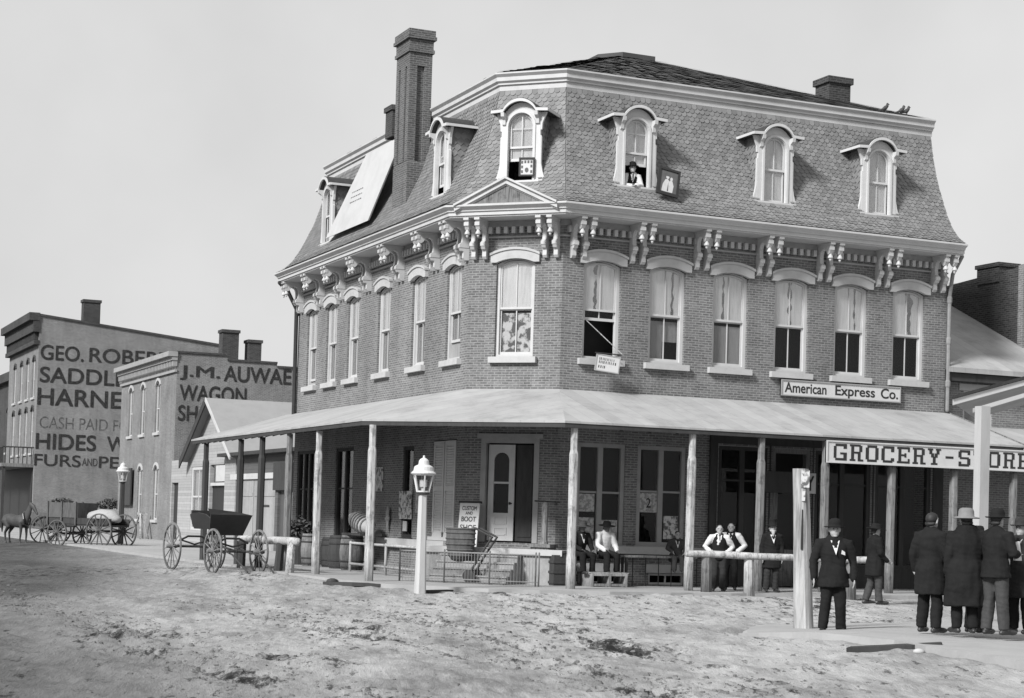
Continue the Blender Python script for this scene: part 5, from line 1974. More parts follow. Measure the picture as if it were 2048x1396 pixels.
q.poly([(WA, .19, .85), (WB, .19, .85), (WB, .19, 3.95), (WA, .19, 3.95)])
q.build('blind', CURTG, wfr, recalc=False)
q = MB(F1)
q.box(DA, DB, .16, .2, .3, 3.0)
q.build('door', BLACKP, S)
q = MB(F1)
q.box(DA + .05, DB - .05, .02, .15, 3.0, 3.14)
q.box(DA + .9, DB - .1, .05, .1, 3.2, 3.95)
q.build('transom', TRIM, S)
q = MB(F1)
q.box(EA, EB, .15, .18, .3, 3.2)
q.build('door', BLACKP, S)

# board front with double doors
S = thing('board_workshop', 'flat roofed dark clapboard workshop with pale double doors beside the shed', 'building', (4.6, 36, 0))
u3 = 3.9
F1 = frame((u3, 0, 0), -math.pi / 2)
mb = MB(F1)
wall(mb, -39.65, -27, -.1, 4.3, [(-39.3, -32.4, .15, 3.25), (-32.0, -30.2, .15, 2.7)], depth=.3)
mb.M = Matrix.Identity(4)
mb.poly([(u3, 27, -.1), (12, 27, -.1), (12, 27, 4.3), (u3, 27, 4.3)])
mb.build('wall', DARKCLAP, S, recalc=False)
mb = MB(F1)
mb.box(-40.6, -26.8, -.45, 8, 4.3, 4.45)
mb.build('roof', WOODD, S)
mb = MB(F1)
mb.box(-39.6, -32.2, -.06, .0, 3.25, 3.5)
mb.build('door_track', TRIM, S)
for a, b in ((-39.3, -35.9), (-35.8, -32.4)):
    q = MB(F1)
    q.box(a, b, .03, .08, .18, 3.24)
    d_ = q.build('door', VBOARDW, S)
    q = MB(F1)
    for z in (.6, 2.5):
        q.box(a + .1, b - .1, .005, .029, z, z + .16)
    q.build('batten', VBOARDW, d_)
q = MB(F1)
q.box(-34.4, -33.3, .0, .004, 2.05, 2.13)
q.build('hinge', IRON, d_)
q = MB(F1)
q.box(-32.0, -30.2, .1, .16, .15, 2.7)
q.build('door', VBOARDD, S)
q = MB(F1)
q.box(-32.4, -29.8, -.12, -.02, 2.75, 3.9)
q.build('sign_panel', WOODD, S)

# saddler's building
us_, vs = 2.95, 90.0
S = thing('brick_store', 'tall three storey brick saddlery with many painted lines on its side wall', 'building', (us_, vs, 0))
F1 = frame((us_, 0, 0), -math.pi / 2)
F2 = frame((0, vs, 0), 0)
ve = 104
holes = []
ww = [(-91.8, 'a'), (-94.6, 'a'), (-97.6, 'a'), (-100.8, 'a')]
for x, _ in ww:
    holes += [(x - .6, x + .6, 9.6, 12.6), (x - .6, x + .6, 5.6, 9.0)]
mb = MB(F1)
wall(mb, -ve, -vs, -.2, 14.6, holes)
mb.M = F2
mb.poly([(us_, 0, -.2), (17, 0, -.2), (17, 0, 13.95), (us_, 0, 15.35)])
mb.M = Matrix.Identity(4)
mb.poly([(us_, ve, -.2), (17, ve, -.2), (17, ve, 13.9), (us_, ve, 13.9)])
mb.poly([(us_, vs, 14.2), (17, vs, 13.9), (17, ve, 13.9), (us_, ve, 14.2)])
mb.build('wall', BRICK_SIDE, S, recalc=False)
mb = MB(F2)
mb.loft([[(us_ - .1, y, 15.35), (us_ - .1, y, 15.5), (17, y, 14.1), (17, y, 13.95)] for y in (-.1, .35)])
mb.build('coping', BRICK_DARK, S)
mb = MB(F1)
mb.box(-ve - .1, -vs + .12, -.75, .0, 15.0, 15.55)
mb.box(-ve, -vs + .08, -.45, .0, 14.2, 14.999)
mb.box(-ve, -vs + .05, -.35, .0, 13.3, 13.6)
x = -ve + .2
while x < -vs - .2:
    mb.box(x, x + .25, -.3, 0, 13.6, 14.199)
    x += .6
mb.build('cornice', BRICK_DARK, S)
for x, _ in ww:
    arch_window(F1, x, 1.2, 9.6, 12.2, S, BRICK_DARK)
    arch_window(F1, x, 1.2, 5.6, 8.6, S, BRICK_DARK)
mb = MB()
mb.box(6.05, 7.25, 90.3, 91.2, 14.0, 16.6)
mb.box(5.98, 7.32, 90.23, 91.27, 16.6, 16.8)
mb.build('chimney', BRICK_DARK, S)
# storefront porch with balcony
mb = MB(F1)
mb.box(-ve, -vs - .3, -2.2, 0, 4.55, 4.8)
bal = mb.build('balcony', WOODM, S)
mb = MB(F1)
mb.box(-ve, -vs - .3, -2.2, -2.1, 5.9, 6.0)
mb.box(-vs - .42, -vs - .32, -2.1, 0, 5.9, 6.0)
x = -ve
while x < -vs - .3:
    mb.box(x, x + .06, -2.18, -2.12, 4.8, 5.9)
    x += .3
y = -2.0
while y < 0:
    mb.box(-vs - .4, -vs - .34, y, y + .06, 4.8, 5.9)
    y += .3
mb.build('railing', WOODD, bal)
for x in (-90.5, -95, -99.5):
    mb = MB(F1)
    mb.box(x - .1, x + .1, -2.15, -1.95, 0, 4.55)
    mb.build('porch_post', WOODD, S)
mb = MB(F1)
mb.box(-ve, -vs - .5, -.06, -.01, .2, 4.5)
mb.build('shop_front', BLACKP, S)
for s_, a, b, z0, z1, mt, bo in (('GEO.', 3.08, 6.14, 12.22, 13.32, FADEDP, .024), ('ROBERTS', 6.51, 13.3, 12.25, 13.32, FADEDP, .024),
                          ('SADDLES', 3.08, 10.0, 10.6, 11.76, FADEDP, .026), ('HARNESS', 2.98, 10.7, 8.98, 10.25, FADEDP, .026),
                          ('CASH PAID FOR', 3.2, 10.2, 7.36, 8.2, GREYP, .0), ('HIDES', 2.98, 7.25, 5.84, 7.02, FADEDP, .028),
                          ('WOOL', 8.0, 12.4, 5.88, 7.0, FADEDP, .026), ('FURS', 2.92, 6.2, 4.67, 5.53, FADEDP, .018), ('AND', 6.28, 7.38, 4.8, 5.35, GREYP, .01),
                          ('PELTS', 7.48, 11.3, 4.67, 5.53, FADEDP, .018)):
    text(F2, s_, a, b, z0, z1, -.004, mt, 'lettering', S, bo * .8, .02)

# plain row beyond
S = thing('row_building', 'lower brick row building beyond the saddlery at the left edge', 'building', (3.4, 112, 0))
F1 = frame((3.4, 0, 0), -math.pi / 2)
mb = MB()
mb.box(3.4, 16, 104.1, 135, -.2, 11.6)
mb.box(3.0, 16, 104.1, 135, 11.6, 12.3)
mb.build('wall', BRICK_DARK, S)
for k in range(5):
    arch_window(F1, -107 - k * 5, 1.3, 6.0, 9.2, S, BRICK_DARK)

# white board fence and shrubs under the saddler's wall
t = thing('board_fence', 'low white board fence in front of the saddlery side wall', 'fence', (5, 80, 0))
mb = MB()
mb.box(2.2, 11, 79.0, 79.12, 0.0, 1.75)
mb.build('boards', VBOARDW, t)
for k in range(5):
    mb = MB()
    mb.box(2.3 + k * 2.1, 2.45 + k * 2.1, 79.12, 79.3, 0, 1.8)
    mb.build('post', WOODL, t)
def shrub(label, x, y, z, rx, rz, n):
    t = thing('shrub', label, 'shrub', (x, y, 0))
    mb = MB()
    mb.tube([(x, y, 0), (x + .05, y, z)], .05, 6)
    mb.build('stem', WOODD, t)
    mb = MB()
    for k in range(n):
        a, b = random.uniform(0, 6.28), random.uniform(-1, 1)
        r_ = random.random() ** .4
        c_ = math.sqrt(1 - b * b)
        lump = 1 + .35 * noise.noise((math.cos(a) * 2, math.sin(a) * 2, b * 2 + x))
        p = Vector((x + rx * r_ * c_ * math.cos(a) * lump, y + .6 * r_ * c_ * math.sin(a), z + rz * r_ * b * lump))
        d1 = Vector((random.uniform(-1, 1), random.uniform(-1, 1), random.uniform(-1, 1))).normalized() * random.uniform(.08, .17)
        d2 = d1.orthogonal().normalized() * .07
        mb.poly([p - d1, p + d2, p + d1, p - d2])
    mb.build('foliage', LEAF, t, recalc=False)
shrub('dark leafy shrub above the white fence behind the wagon', 3.4, 80.2, 1.9, .95, .5, 420)
shrub('second dark shrub above the white fence nearer the far lamp', 6.6, 80.2, 1.9, 1.1, .55, 480)
shrub('ragged dark shrub above the white fence beside the shop wall', 8.2, 80.4, 1.85, .7, .4, 300)

# trestle and boards leaning at the wagon shop
t = thing('saw_trestle', 'pale splayed saw trestle standing against the brick wagon shop', 'trestle', (3.4, 56.5, 0.2))
for a, b in (((3.2, 57.4, .2), (3.35, 56.3, 1.55)), ((3.2, 55.3, .2), (3.35, 56.2, 1.55)), ((3.7, 57.0, .2), (3.45, 56.3, 1.5)), ((3.7, 55.6, .2), (3.45, 56.25, 1.5))):
    mb = MB()
    mb.bar(a, b, .09, .06)
    mb.build('leg', WOODL, t)
mb = MB()
mb.bar((3.2, 56.25, 1.56), (3.75, 56.25, 1.54), .12)
mb.build('beam', WOODL, t)

# ------------------------------------------------------------------ buildings on the right
S = thing('brick_neighbour', 'brick house with pale sloping roof and white lintels right of the corner building', 'building', (15, .4, 0))
FN = frame((0, .35, 0), 0)
mb = MB(FN)
hl = [(14.62, 15.65, 4.2, 5.83), (17.2, 18.2, 4.2, 5.83)]
wall(mb, UD + .02, 24, -.2, 6.3, hl)
mb.build('wall', BRICK_SIDE, S, recalc=False)
mb = MB()
mb.loft([[(UD + .03, -.15, 6.28), (24, -.15, 6.28), (24, -.15, 6.42), (UD + .03, -.15, 6.42)], [(UD + .03, 8.0, 10.0), (24, 8.0, 10.0), (24, 8.0, 10.15), (UD + .03, 8.0, 10.15)]])
mb.build('roof', TIN, S)
mb = MB(FN)
mb.box(UD + .03, 24, -.4, -.0, 6.05, 6.27)
mb.build('eave_board', WOODD, S)
for a, b, _, _ in hl:
    q = MB(FN)
    q.box(a - .17, b + .17, -.03, 0.02, 5.83, 6.02)
    q.build('lintel', STONE, S)
    q = MB(FN)
    q.box(a - .17, b + .17, -.06, 0.02, 4.06, 4.2)
    q.build('sill', STONE, S)
    q = MB(FN)
    q.band([(a, 4.2), (a, 5.83), (b, 5.83), (b, 4.2)], [(a + .08, 4.28), (a + .08, 5.75), (b - .08, 5.75), (b - .08, 4.28)], .06, .12)
    q.box(a, b, .057, .123, 4.2, 4.282)
    w_ = q.build('window', TRIM, S)
    q = MB(FN)
    q.box(a + .08, b - .08, .09, .094, 4.28, 5.75)
    q.build('pane', GLASSD, w_)
    q = MB(FN)
    q.poly([(a, .24, 4.2), (b, .24, 4.2), (b, .24, 5.83), (a, .24, 5.83)])
    q.build('blind', CURTG, w_, recalc=False)
S = thing('brick_block', 'tall dark brick block with stepped chimneyed parapet beyond the neighbouring roof', 'building', (18, 4, 0))
mb = MB()
mb.box(18.0, 26, 2.2, 12, -.2, 9.55)
mb.loft([[(18.0, 2.2, 9.55), (18.3, 2.2, 9.55), (18.3, 6.5, 9.55), (18.0, 6.5, 9.55)], [(18.0, 2.2, 9.85), (18.3, 2.2, 9.85), (18.3, 6.5, 9.6), (18.0, 6.5, 9.6)]])
mb.build('wall', BRICK_DARK, S)
mb = MB()
mb.box(17.95, 18.7, 3.1, 4.15, 9.5, 9.98)
mb.box(17.9, 18.75, 3.05, 4.2, 9.98, 10.1)
mb.build('chimney', BRICK_DARK, S)
mb = MB()
mb.box(17.96, 18.4, 1.95, 2.19, -.2, 9.9)
mb.build('pier', BRICK_SIDE, S)

# neighbour's porch along the same walk
t = thing('plank_awning', 'low plank awning on thin posts continuing the walk right of the canopy', 'canopy', (16, -3, .2))
mb = MB()
mb.loft([[(UD + .2, 0.3, 4.75), (22, 0.3, 4.75), (22, .3, 4.83), (UD + .2, .3, 4.83)], [(UD + .2, -3.2, 3.85), (22, -3.2, 3.85), (22, -3.2, 3.93), (UD + .2, -3.2, 3.93)]])
mb.build('awning_roof', TIN, t)
for x in (16, 19, 21.8):
    mb = MB()
    mb.box(x - .08, x + .08, -3.15, -2.99, .18, 3.86)
    mb.build('post', WOODM, t)

# near right porch with thick white post
t = thing('white_porch', 'near white framed porch roof carried on one thick white post at the right edge', 'canopy', (1.16, -17.7, .1))
mb = MB()
mb.box(1.06, 1.24, -17.77, -17.60, 0.08, 3.84)
mb.build('post', mat('greyed_white_paint', 0.34, .75, .2, 5.0, .15, stretch=(1, 1, .2)), t)
SK = Vector((2.75, 2.95, 0))
def rake(z0, z1, x0=.70, x1=3.6, y=-17.50, dz=0.81):
    return [Vector((x0, y, z0)), Vector((x1, y, z0 + dz)), Vector((x1, y, z1 + dz)), Vector((x0, y, z1))]
mb = MB()
a = rake(3.88, 3.95)
mb.loft([a, [p + SK for p in a]])
mb.build('porch_roof', TIN, t)
mb = MB()
a = rake(3.84, 3.935)
mb.loft([[p - SK * .02 for p in a], [p - SK * .002 for p in a]])
mb.build('verge_board', WHITEP, t)
mb = MB()
a = rake(3.94, 3.99)
mb.loft([[p - SK * .03 for p in a], [p - SK * .001 for p in a]])
mb.build('roof_edge', WOODD, t)
mb = MB()
a = rake(3.74, 3.81, x0=1.1, dz=.74)
mb.loft([[p - SK * .012 for p in a], [p + SK * .012 for p in a]])
mb.build('rafter', WHITEP, t)
mb = MB()
mb.box(3.36, 3.54, -17.77, -17.60, 0.08, 4.5)
mb.build('post', WHITEP, t)
# birds on the roof edge
for k, (x, y, z, lb) in enumerate(((12.0, .72, 13.53, 'dark bird perched on the roof edge next to the right chimney'), (12.55, .72, 13.53, 'dark bird perched on the roof edge, left of a close pair'), (12.72, .72, 13.53, 'dark bird perched nearest the right end of the roof edge'))):
    t = thing('bird', lb, 'bird', (x, y, z), 'birds on the roof edge')
    mb = MB()
    mb.tube([(x - .10, y, z + .08), (x, y, z + .13), (x + .06, y, z + .19), (x + .07, y, z + .25)], [.03, .065, .045, .035], 8)
    mb.tube([(x + .07, y, z + .25), (x + .14, y, z + .24)], [.02, .006], 6)
    mb.tube([(x - .08, y, z + .09), (x - .22, y, z + .04)], [.03, .015], 6)
    mb.tube([(x, y - .02, z + .1), (x + .01, y - .02, z - .01)], .01, 5)
    mb.tube([(x, y + .02, z + .1), (x + .01, y + .02, z - .01)], .01, 5)
    mb.build('body', BIRD, t, True)

# ------------------------------------------------------------------ people
def rotz(p, a):
    c, s = math.cos(a), math.sin(a)
    return (p[0] * c - p[1] * s, p[0] * s + p[1] * c, p[2])

STAND = dict(pel=(0, 0, .93), chest=(0, .0, 1.28), neck=(0, .0, 1.46), head=(0, .025, 1.60),
             hipR=(.09, 0, .90), kneeR=(.11, .02, .49), ankR=(.12, -.02, .08), toeR=(.15, .15, .035),
             hipL=(-.09, 0, .90), kneeL=(-.11, .02, .49), ankL=(-.12, -.02, .08), toeL=(-.15, .15, .035),
             shR=(.185, 0, 1.405), elR=(.25, -.03, 1.12), wrR=(.25, .06, .87), hdR=(.245, .09, .78),
             shL=(-.185, 0, 1.405), elL=(-.25, -.03, 1.12), wrL=(-.25, .06, .87), hdL=(-.245, .09, .78), turn=0.0, nod=0.0)

def person(label, loc, face, h=1.74, pose=None, coat=CLOTHD, legs=CLOTHD, top='coat', hat=None, hatm=CLOTHD, skin=SKIN, beard=None, hem=.72, girth=1.0, group=None, collar=True, hair=HAIR, shoes=LEATHER):
    """face: heading of the gaze in plan, radians from +u towards +v"""
    P = dict(STAND)
    P.update(pose or {})
    k = h / 1.74
    M = Matrix.Translation(loc) @ Matrix.Rotation(face - math.pi / 2, 4, 'Z') @ Matrix.Scale(k, 4)
    J = {a: Vector(b) for a, b in P.items() if not isinstance(b, float)}
    t = thing('person', label, 'person', loc, group)
    up_ = (J['neck'] - J['pel']).normalized()
    lat = (J['shR'] - J['shL']).normalized()
    latp = (J['hipR'] - J['hipL']).normalized()
    HM = Matrix.Translation(J['head']) @ Matrix.Rotation(P['turn'], 4, 'Z') @ Matrix.Rotation(P['nod'], 4, 'X')
    def hp(x, y, z):
        return HM @ Vector((x, y, z))
    # one continuous body
    b = MB(M)
    b.tube([J['pel'] - up_ * .06, J['pel'].lerp(J['chest'], .45), J['chest'], J['neck'] - up_ * .05], [(.14, .095), (.125, .085), (.15, .10), (.10, .07)], 14, lat)
    b.tube([J['neck'] - up_ * .08, J['neck'].lerp(J['head'], .7)], [.058, .054], 10)
    b.lathe([(.02, -.118), (.05, -.105), (.068, -.06), (.076, 0), (.079, .045), (.070, .09), (.04, .118), (.005, .128)], (0, 0, 0), 14)
    hv = [v for v in b.bm.verts][-14 * 8:]
    Minv = M.inverted()
    for v in hv:
        q = Minv @ v.co
        q = Vector((q.x, q.y * 1.18 + (.012 if q.z < -.05 else 0), q.z))
        v.co = M @ (HM @ q)
    b.tube([hp(0, .082, .03), hp(0, .102, -.014), hp(0, .088, -.025)], [.008, .012, .008], 8)
    b.tube([hp(-.012, .074, -.092), hp(.012, .074, -.092)], [.018, .018], 8)
    b.tube([hp(-.018, .084, -.052), hp(.018, .084, -.052)], [.007, .007], 6)
    for s_ in (-1, 1):
        b.tube([hp(.078 * s_, 0, .02), hp(.084 * s_, -.01, -.02)], [.022, .014], 6)
        b.tube([hp(.03 * s_, .082, .045), hp(.05 * s_, .075, .045)], [.012, .01], 6)
    for sd in 'RL':
        b.tube([J['hip' + sd], J['knee' + sd], J['ank' + sd]], [.085, .056, .042], 10)
        b.tube([J['ank' + sd], J['ank' + sd].lerp(J['toe' + sd], .8)], [.034, .022], 8)
        b.tube([J['sh' + sd], J['el' + sd], J['wr' + sd]], [.055, .043, .030], 10)
        w, hd = J['wr' + sd], J['hd' + sd]
        d = (hd - w).normalized()
        n_ = Vector((0, 1, 0)) - d * d.y
        n_ = n_.normalized() if n_.length > .1 else Vector((1, 0, 0))
        s2 = d.cross(n_).normalized()
        b.tube([w, w + d * .05, w + d * .088], [(.027, .018), (.040, .016), (.040, .014)], 10, n_)
        for q, ln in ((-1.5, .062), (-.5, .078), (.5, .084), (1.5, .072)):
            r0 = w + d * .082 + n_ * (q * .021)
            b.tube([r0, r0 + d * ln * .5 + s2 * .004 * q, r0 + d * ln * .95 + s2 * .016], [.0098, .0092, .008], 6)
        r0 = w + d * .03 + n_ * .03
        b.tube([r0, r0 + d * .035 + n_ * .025, r0 + d * .068 + n_ * .03], [.013, .011, .009], 6)
    b.build('body', skin, t, remesh=.0085)
    for s_ in (-1, 1):
        e = MB(M)
        e.lathe([(.004, -.004), (.011, 0), (.004, .004)], hp(.032 * s_, .09, .022), 8, axis=HM.to_3x3() @ Vector((0, 1, 0)))
        e.build('eye', HAIR, t)
    # trousers and boots
    b = MB(M)
    b.tube([J['pel'] + up_ * .10, J['pel'], (J['hipR'] + J['hipL']) / 2 - Vector((0, 0, .02))], [(.165 * girth, .12 * girth), (.185 * girth, .135 * girth), (.17 * girth, .125 * girth)], 14, latp)
    for sd in 'RL':
        a_ = J['ank' + sd]
        kk = J['knee' + sd]
        b.tube([J['hip' + sd], J['hip' + sd].lerp(kk, .5), kk, kk.lerp(a_, .5), a_ + (kk - a_).normalized() * -.01], [.108 * girth, .098 * girth, .086, .082, .078], 12, dome=False)
    b.build('trousers', legs, t, remesh=.016, wrinkle=.017)
    for sd in 'RL':
        b = MB(M)
        a_, o_ = J['ank' + sd], J['toe' + sd]
        dd = (o_ - a_)
        heel = a_ + Vector((-dd.x, -dd.y, 0)) * .3 + Vector((0, 0, dd.z))
        b.tube([a_ + Vector((0, 0, .06)), a_ + Vector((0, 0, .01))], [.056, .06], 10)
        b.tube([heel, a_.lerp(o_, .5) + Vector((0, 0, dd.z * .3)), o_, o_ + Vector((dd.x, dd.y, 0)) * .25], [.038, .044, .042, .03], 10)
        b.build('shoe', shoes, t, remesh=.014)
    def torso(mb, lo, hi, s):
        ax = (J['neck'] - J['pel'])
        pts = []
        rad = []
        for f, rx, ry in ((0, .185, .14), (.3, .172, .128), (.62, .19, .138), (.84, .185, .125), (.95, .13, .095)):
            pts.append(J['pel'].lerp(J['chest'], min(1, f / .66)) if f < .66 else J['chest'].lerp(J['neck'], (f - .66) / .34))
            rad.append((rx * s * girth, ry * s * girth))
        mb.tube(pts, rad, 16, lat)
    def sleeves(mb, r):
        for sd in 'RL':
            s0, e0, w0 = J['sh' + sd], J['el' + sd], J['wr' + sd]
            mb.tube([s0 - lat * (.04 if sd == 'R' else -.04) - up_ * .01, s0, s0.lerp(e0, .5), e0, e0.lerp(w0, .5), w0 - (w0 - e0).normalized() * .0], [.085 * r, .088 * r, .076 * r, .067 * r, .060 * r, .054 * r], 12, dome=True)
    if top == 'coat':
        b = MB(M)
        torso(b, 0, 1, 1.06)
        sleeves(b, 1.0)
        # skirt of the coat down to the hem
        dn = J['pel'] - up_ * (J['pel'].z - hem) if J['pel'].z > .7 else None
        if dn is not None:
            b.tube([J['pel'] + up_ * .1, J['pel'], dn], [(.195 * girth, .15 * girth), (.222 * girth, .172 * girth), (.24 * girth, .185 * girth)], 16, latp, dome=False)
        b.build('coat', coat, t, remesh=.016, wrinkle=.018)
        fw = lat.cross(up_) * -1
        if fw.y < 0:
            fw = -fw
        if collar:
            b = MB(M)
            c0 = J['neck']
            ch_ = J['chest']
            q = [c0 + fw * .075 + lat * .07 - up_ * .02, c0 + fw * .075 - lat * .07 - up_ * .02, ch_ + fw * .185 * girth + up_ * (-.06)]
            b.loft([[p for p in q], [p + fw * .02 for p in q]])
            b.tube([c0 - up_ * .03, c0 - up_ * .005], [.066, .062], 12)
            b.build('shirt', SHIRT, t)
            b = MB(M)
            b.loft([[c0 + fw * .094 + lat * .018, c0 + fw * .094 - lat * .018, c0 + fw * .13 - up_ * .13 - lat * .022, c0 + fw * .13 - up_ * .13 + lat * .022], [c0 + fw * .108 + lat * .018, c0 + fw * .108 - lat * .018, c0 + fw * .16 - up_ * .13 - lat * .022, c0 + fw * .16 - up_ * .13 + lat * .022]])
            b.build('necktie', CLOTHD, t)
    else:
        b = MB(M)
        torso(b, 0, 1, 1.0)
        sleeves(b, 1.06)
        b.build('shirt', SHIRT, t, remesh=.016, wrinkle=.016)
        if top == 'vest':
            b = MB(M)
            torso(b, 0, 1, 1.07)
            b.tube([J['pel'] + up_ * .12, J['pel'] - up_ * .03], [(.19, .145), (.195, .15)], 16, latp)
            b.build('waistcoat', coat, t, remesh=.016, wrinkle=.008)
            fw = lat.cross(up_) * -1
            if fw.y < 0:
                fw = -fw
            b = MB(M)
            c0, ch_ = J['neck'], J['chest']
            q = [c0 + fw * .07 + lat * .065, c0 + fw * .07 - lat * .065, ch_ + fw * .162 - up_ * .02]
            b.loft([[p for p in q], [p + fw * .02 for p in q]])
            b.tube([c0 - up_ * .03, c0 - up_ * .008], [.066, .062], 12)
            b.build('shirt_front', SHIRT, t)
            b = MB(M)
            b.tube([c0 + fw * .085 + up_ * .02, c0 + fw * .12 - up_ * .08, c0 + fw * .15 - up_ * .16], [.016, .018, .014], 8)
            b.build('necktie', CLOTHD, t)
    # hair, beard, hat
    b = MB(M)
    b.lathe([(.080, -.01), (.088, .03), (.082, .085), (.05, .122), (.006, .134)], (0, 0, 0), 14)
    for v in b.bm.verts:
        q = Minv @ v.co
        if q.y > .015 and q.z < .075:
            q = Vector((q.x * .93, q.y * .45, q.z))
        v.co = M @ (HM @ Vector((q.x, q.y * 1.16 - .014, q.z)))
    b.tube([hp(-.055, -.055, -.03), hp(0, -.085, -.035), hp(.055, -.055, -.03)], [.03, .035, .03], 8)
    b.build('hair', hair, t, True)
    if beard:
        b = MB(M)
        b.tube([hp(-.06, .045, -.06), hp(0, .09, -.085), hp(.06, .045, -.06)], [.022, .034, .022], 8)
        b.tube([hp(0, .085, -.085), hp(0, .085, -.2)], [.05, .025], 10)
        b.build('beard', beard, t, True)
    if hat:
        HP = {'bowler': [(.082, .045), (.150, .040), (.165, .052), (.162, .058), (.100, .052), (.098, .10), (.088, .15), (.055, .18), (.005, .188)],
              'wide': [(.082, .05), (.20, .035), (.215, .042), (.2, .052), (.104, .06), (.10, .12), (.085, .155), (.05, .165), (.005, .155)],
              'top': [(.082, .045), (.145, .045), (.158, .06), (.15, .062), (.098, .055), (.096, .2), (.105, .235), (.005, .235)],
              'light': [(.085, .055), (.175, .030), (.19, .036), (.178, .048), (.112, .062), (.108, .13), (.095, .165), (.06, .185), (.005, .178)]}[hat]
        b = MB(M)
        b.lathe([(r_, z_) for r_, z_ in HP], (0, 0, 0), 20)
        for v in b.bm.verts:
            q = Minv @ v.co
            v.co = M @ (HM @ Vector((q.x, q.y * 1.12 - .004, q.z)))
        b.build('hat', hatm, t, True)
    return t, M, J

CAMDIR = math.atan2(-.916, -.40)
HIPS = dict(elR=(.36, -.06, 1.15), wrR=(.20, .09, 1.00), hdR=(.13, .14, .96), elL=(-.36, -.06, 1.15), wrL=(-.20, .09, 1.00), hdL=(-.13, .14, .96))

t, M, J = person('man in black suit and bowler standing on the boardwalk right of the split post', (-1.38, -17.28, .122), CAMDIR, 1.78,
       dict(shR=(.205, 0, 1.405), shL=(-.205, 0, 1.405), elR=(.31, -.02, 1.11), wrR=(.315, .05, .86), hdR=(.31, .07, .77), elL=(-.31, -.02, 1.11), wrL=(-.315, .05, .86), hdL=(-.31, .07, .77), ankR=(.14, 0, .08), ankL=(-.14, 0, .08), toeR=(.20, .16, .035), toeL=(-.2, .16, .035)), hat='bowler', hem=.72, girth=1.04)
mb = MB(M)
mb.loft([[(-.145, .150, 1.215), (-.085, .165, 1.235), (-.095, .165, 1.295), (-.14, .152, 1.265)], [(-.145, .185, 1.215), (-.085, .195, 1.235), (-.095, .195, 1.295), (-.14, .187, 1.265)]])
mb.build('pocket_handkerchief', SHIRT, t)

person('man in dark waistcoat and white sleeves, hands on hips, nearest behind the log rail', (4.66, -3.30, .2), CAMDIR, 1.62, HIPS, CLOTHD, CLOTHG, 'vest')
person('second man in waistcoat and white sleeves standing half behind the first', (5.55, -2.35, .2), CAMDIR - .25, 1.68, HIPS, CLOTHD, CLOTHD, 'vest')
person('grey bearded man in tall black hat and coat beside the porch post', (6.12, -3.35, .2), CAMDIR + .1, 1.70, dict(), CLOTHD, CLOTHG, 'coat', 'top', beard=BEARD, hem=.6)

SIT = dict(pel=(0, 0, .90), chest=(0, .06, 1.24), neck=(0, .10, 1.41), head=(0, .15, 1.54),
           hipR=(.1, .02, .87), kneeR=(.16, .44, .86), ankR=(.15, .46, .44), toeR=(.16, .62, .40),
           hipL=(-.1, .02, .87), kneeL=(-.15, .44, .84), ankL=(-.16, .40, .44), toeL=(-.18, .56, .40),
           shR=(.185, .08, 1.36), elR=(.26, .17, 1.08), wrR=(.17, .38, .97), hdR=(.14, .46, .95),
           shL=(-.185, .08, 1.36), elL=(-.26, .17, 1.08), wrL=(-.17, .38, .97), hdL=(-.13, .46, .94), nod=-.12)
person('seated man in dark coat and wide hat half hidden behind the corner porch post', (2.02, -0.95, .14), CAMDIR + .55, 1.70, dict(SIT, turn=-.25), CLOTHD, CLOTHD, 'coat', 'wide', hatm=CLOTHM, skin=SKIND)
person('seated man in white shirt and black hat resting his feet on a crate', (2.70, -0.95, .14), CAMDIR + .5, 1.72, dict(SIT, turn=-.1), SHIRT, CLOTHD, 'shirt', 'wide', hatm=CLOTHD, skin=SKIND)
person('boy in grey clothes perched on the bench leaning on the second porch post', (4.78, -0.95, .26), CAMDIR + .1, 1.42,
       dict(SIT, kneeR=(.12, .34, .84), ankR=(.12, .36, .45), toeR=(.13, .5, .42), kneeL=(-.12, .34, .84), ankL=(-.13, .34, .45), toeL=(-.13, .48, .42), elR=(.3, .1, 1.12), wrR=(.16, .3, 1.0)), CLOTHM, CLOTHM, 'coat', hem=.7)

person('man in dark coat with white shirt front, in profile by the log rail end', (7.0, -6.4, .08), -.15, 1.84,
       dict(elR=(.25, .02, 1.12), wrR=(.2, .2, .96), hdR=(.18, .28, .92), kneeR=(.1, .06, .49), ankR=(.1, .08, .08), toeR=(.11, .25, .035), kneeL=(-.1, -.02, .49), ankL=(-.1, -.14, .09), toeL=(-.1, .03, .035), nod=-.1), CLOTHD, CLOTHM, 'coat', 'wide', CLOTHD, hem=.62)

t, M, J = person('bareheaded man in black coat with white collar and cuffs, leftmost of the near group', (-.98, -19.25, .273), .35, 1.80,
       dict(elR=(.27, .0, 1.12), wrR=(.2, .2, 1.0), hdR=(.12, .27, 1.0), elL=(-.26, -.06, 1.12), wrL=(-.27, .05, .90), hdL=(-.27, .08, .82)), CLOTHD, CLOTHD, 'coat', hem=.55)
for sd in 'RL':
    mb = MB(M)
    d = (J['hd' + sd] - J['wr' + sd]).normalized()
    mb.tube([J['wr' + sd] - d * .01, J['wr' + sd] + d * .035], [.058, .056], 10)
    mb.build('cuff', SHIRT, t)
person('broad man in long black coat and pale felt hat seen from behind', (-.72, -19.75, .30), CAMDIR + math.pi + .1, 1.80, dict(), CLOTHD, CLOTHD, 'coat', 'light', HATL, hem=.38, girth=1.28)
person('shorter man in white shirt hidden behind the two coats of the near group', (-.1, -19.2, .27), CAMDIR + math.pi - .9, 1.60, dict(), CLOTHD, CLOTHG, 'shirt', 'wide', CLOTHD)
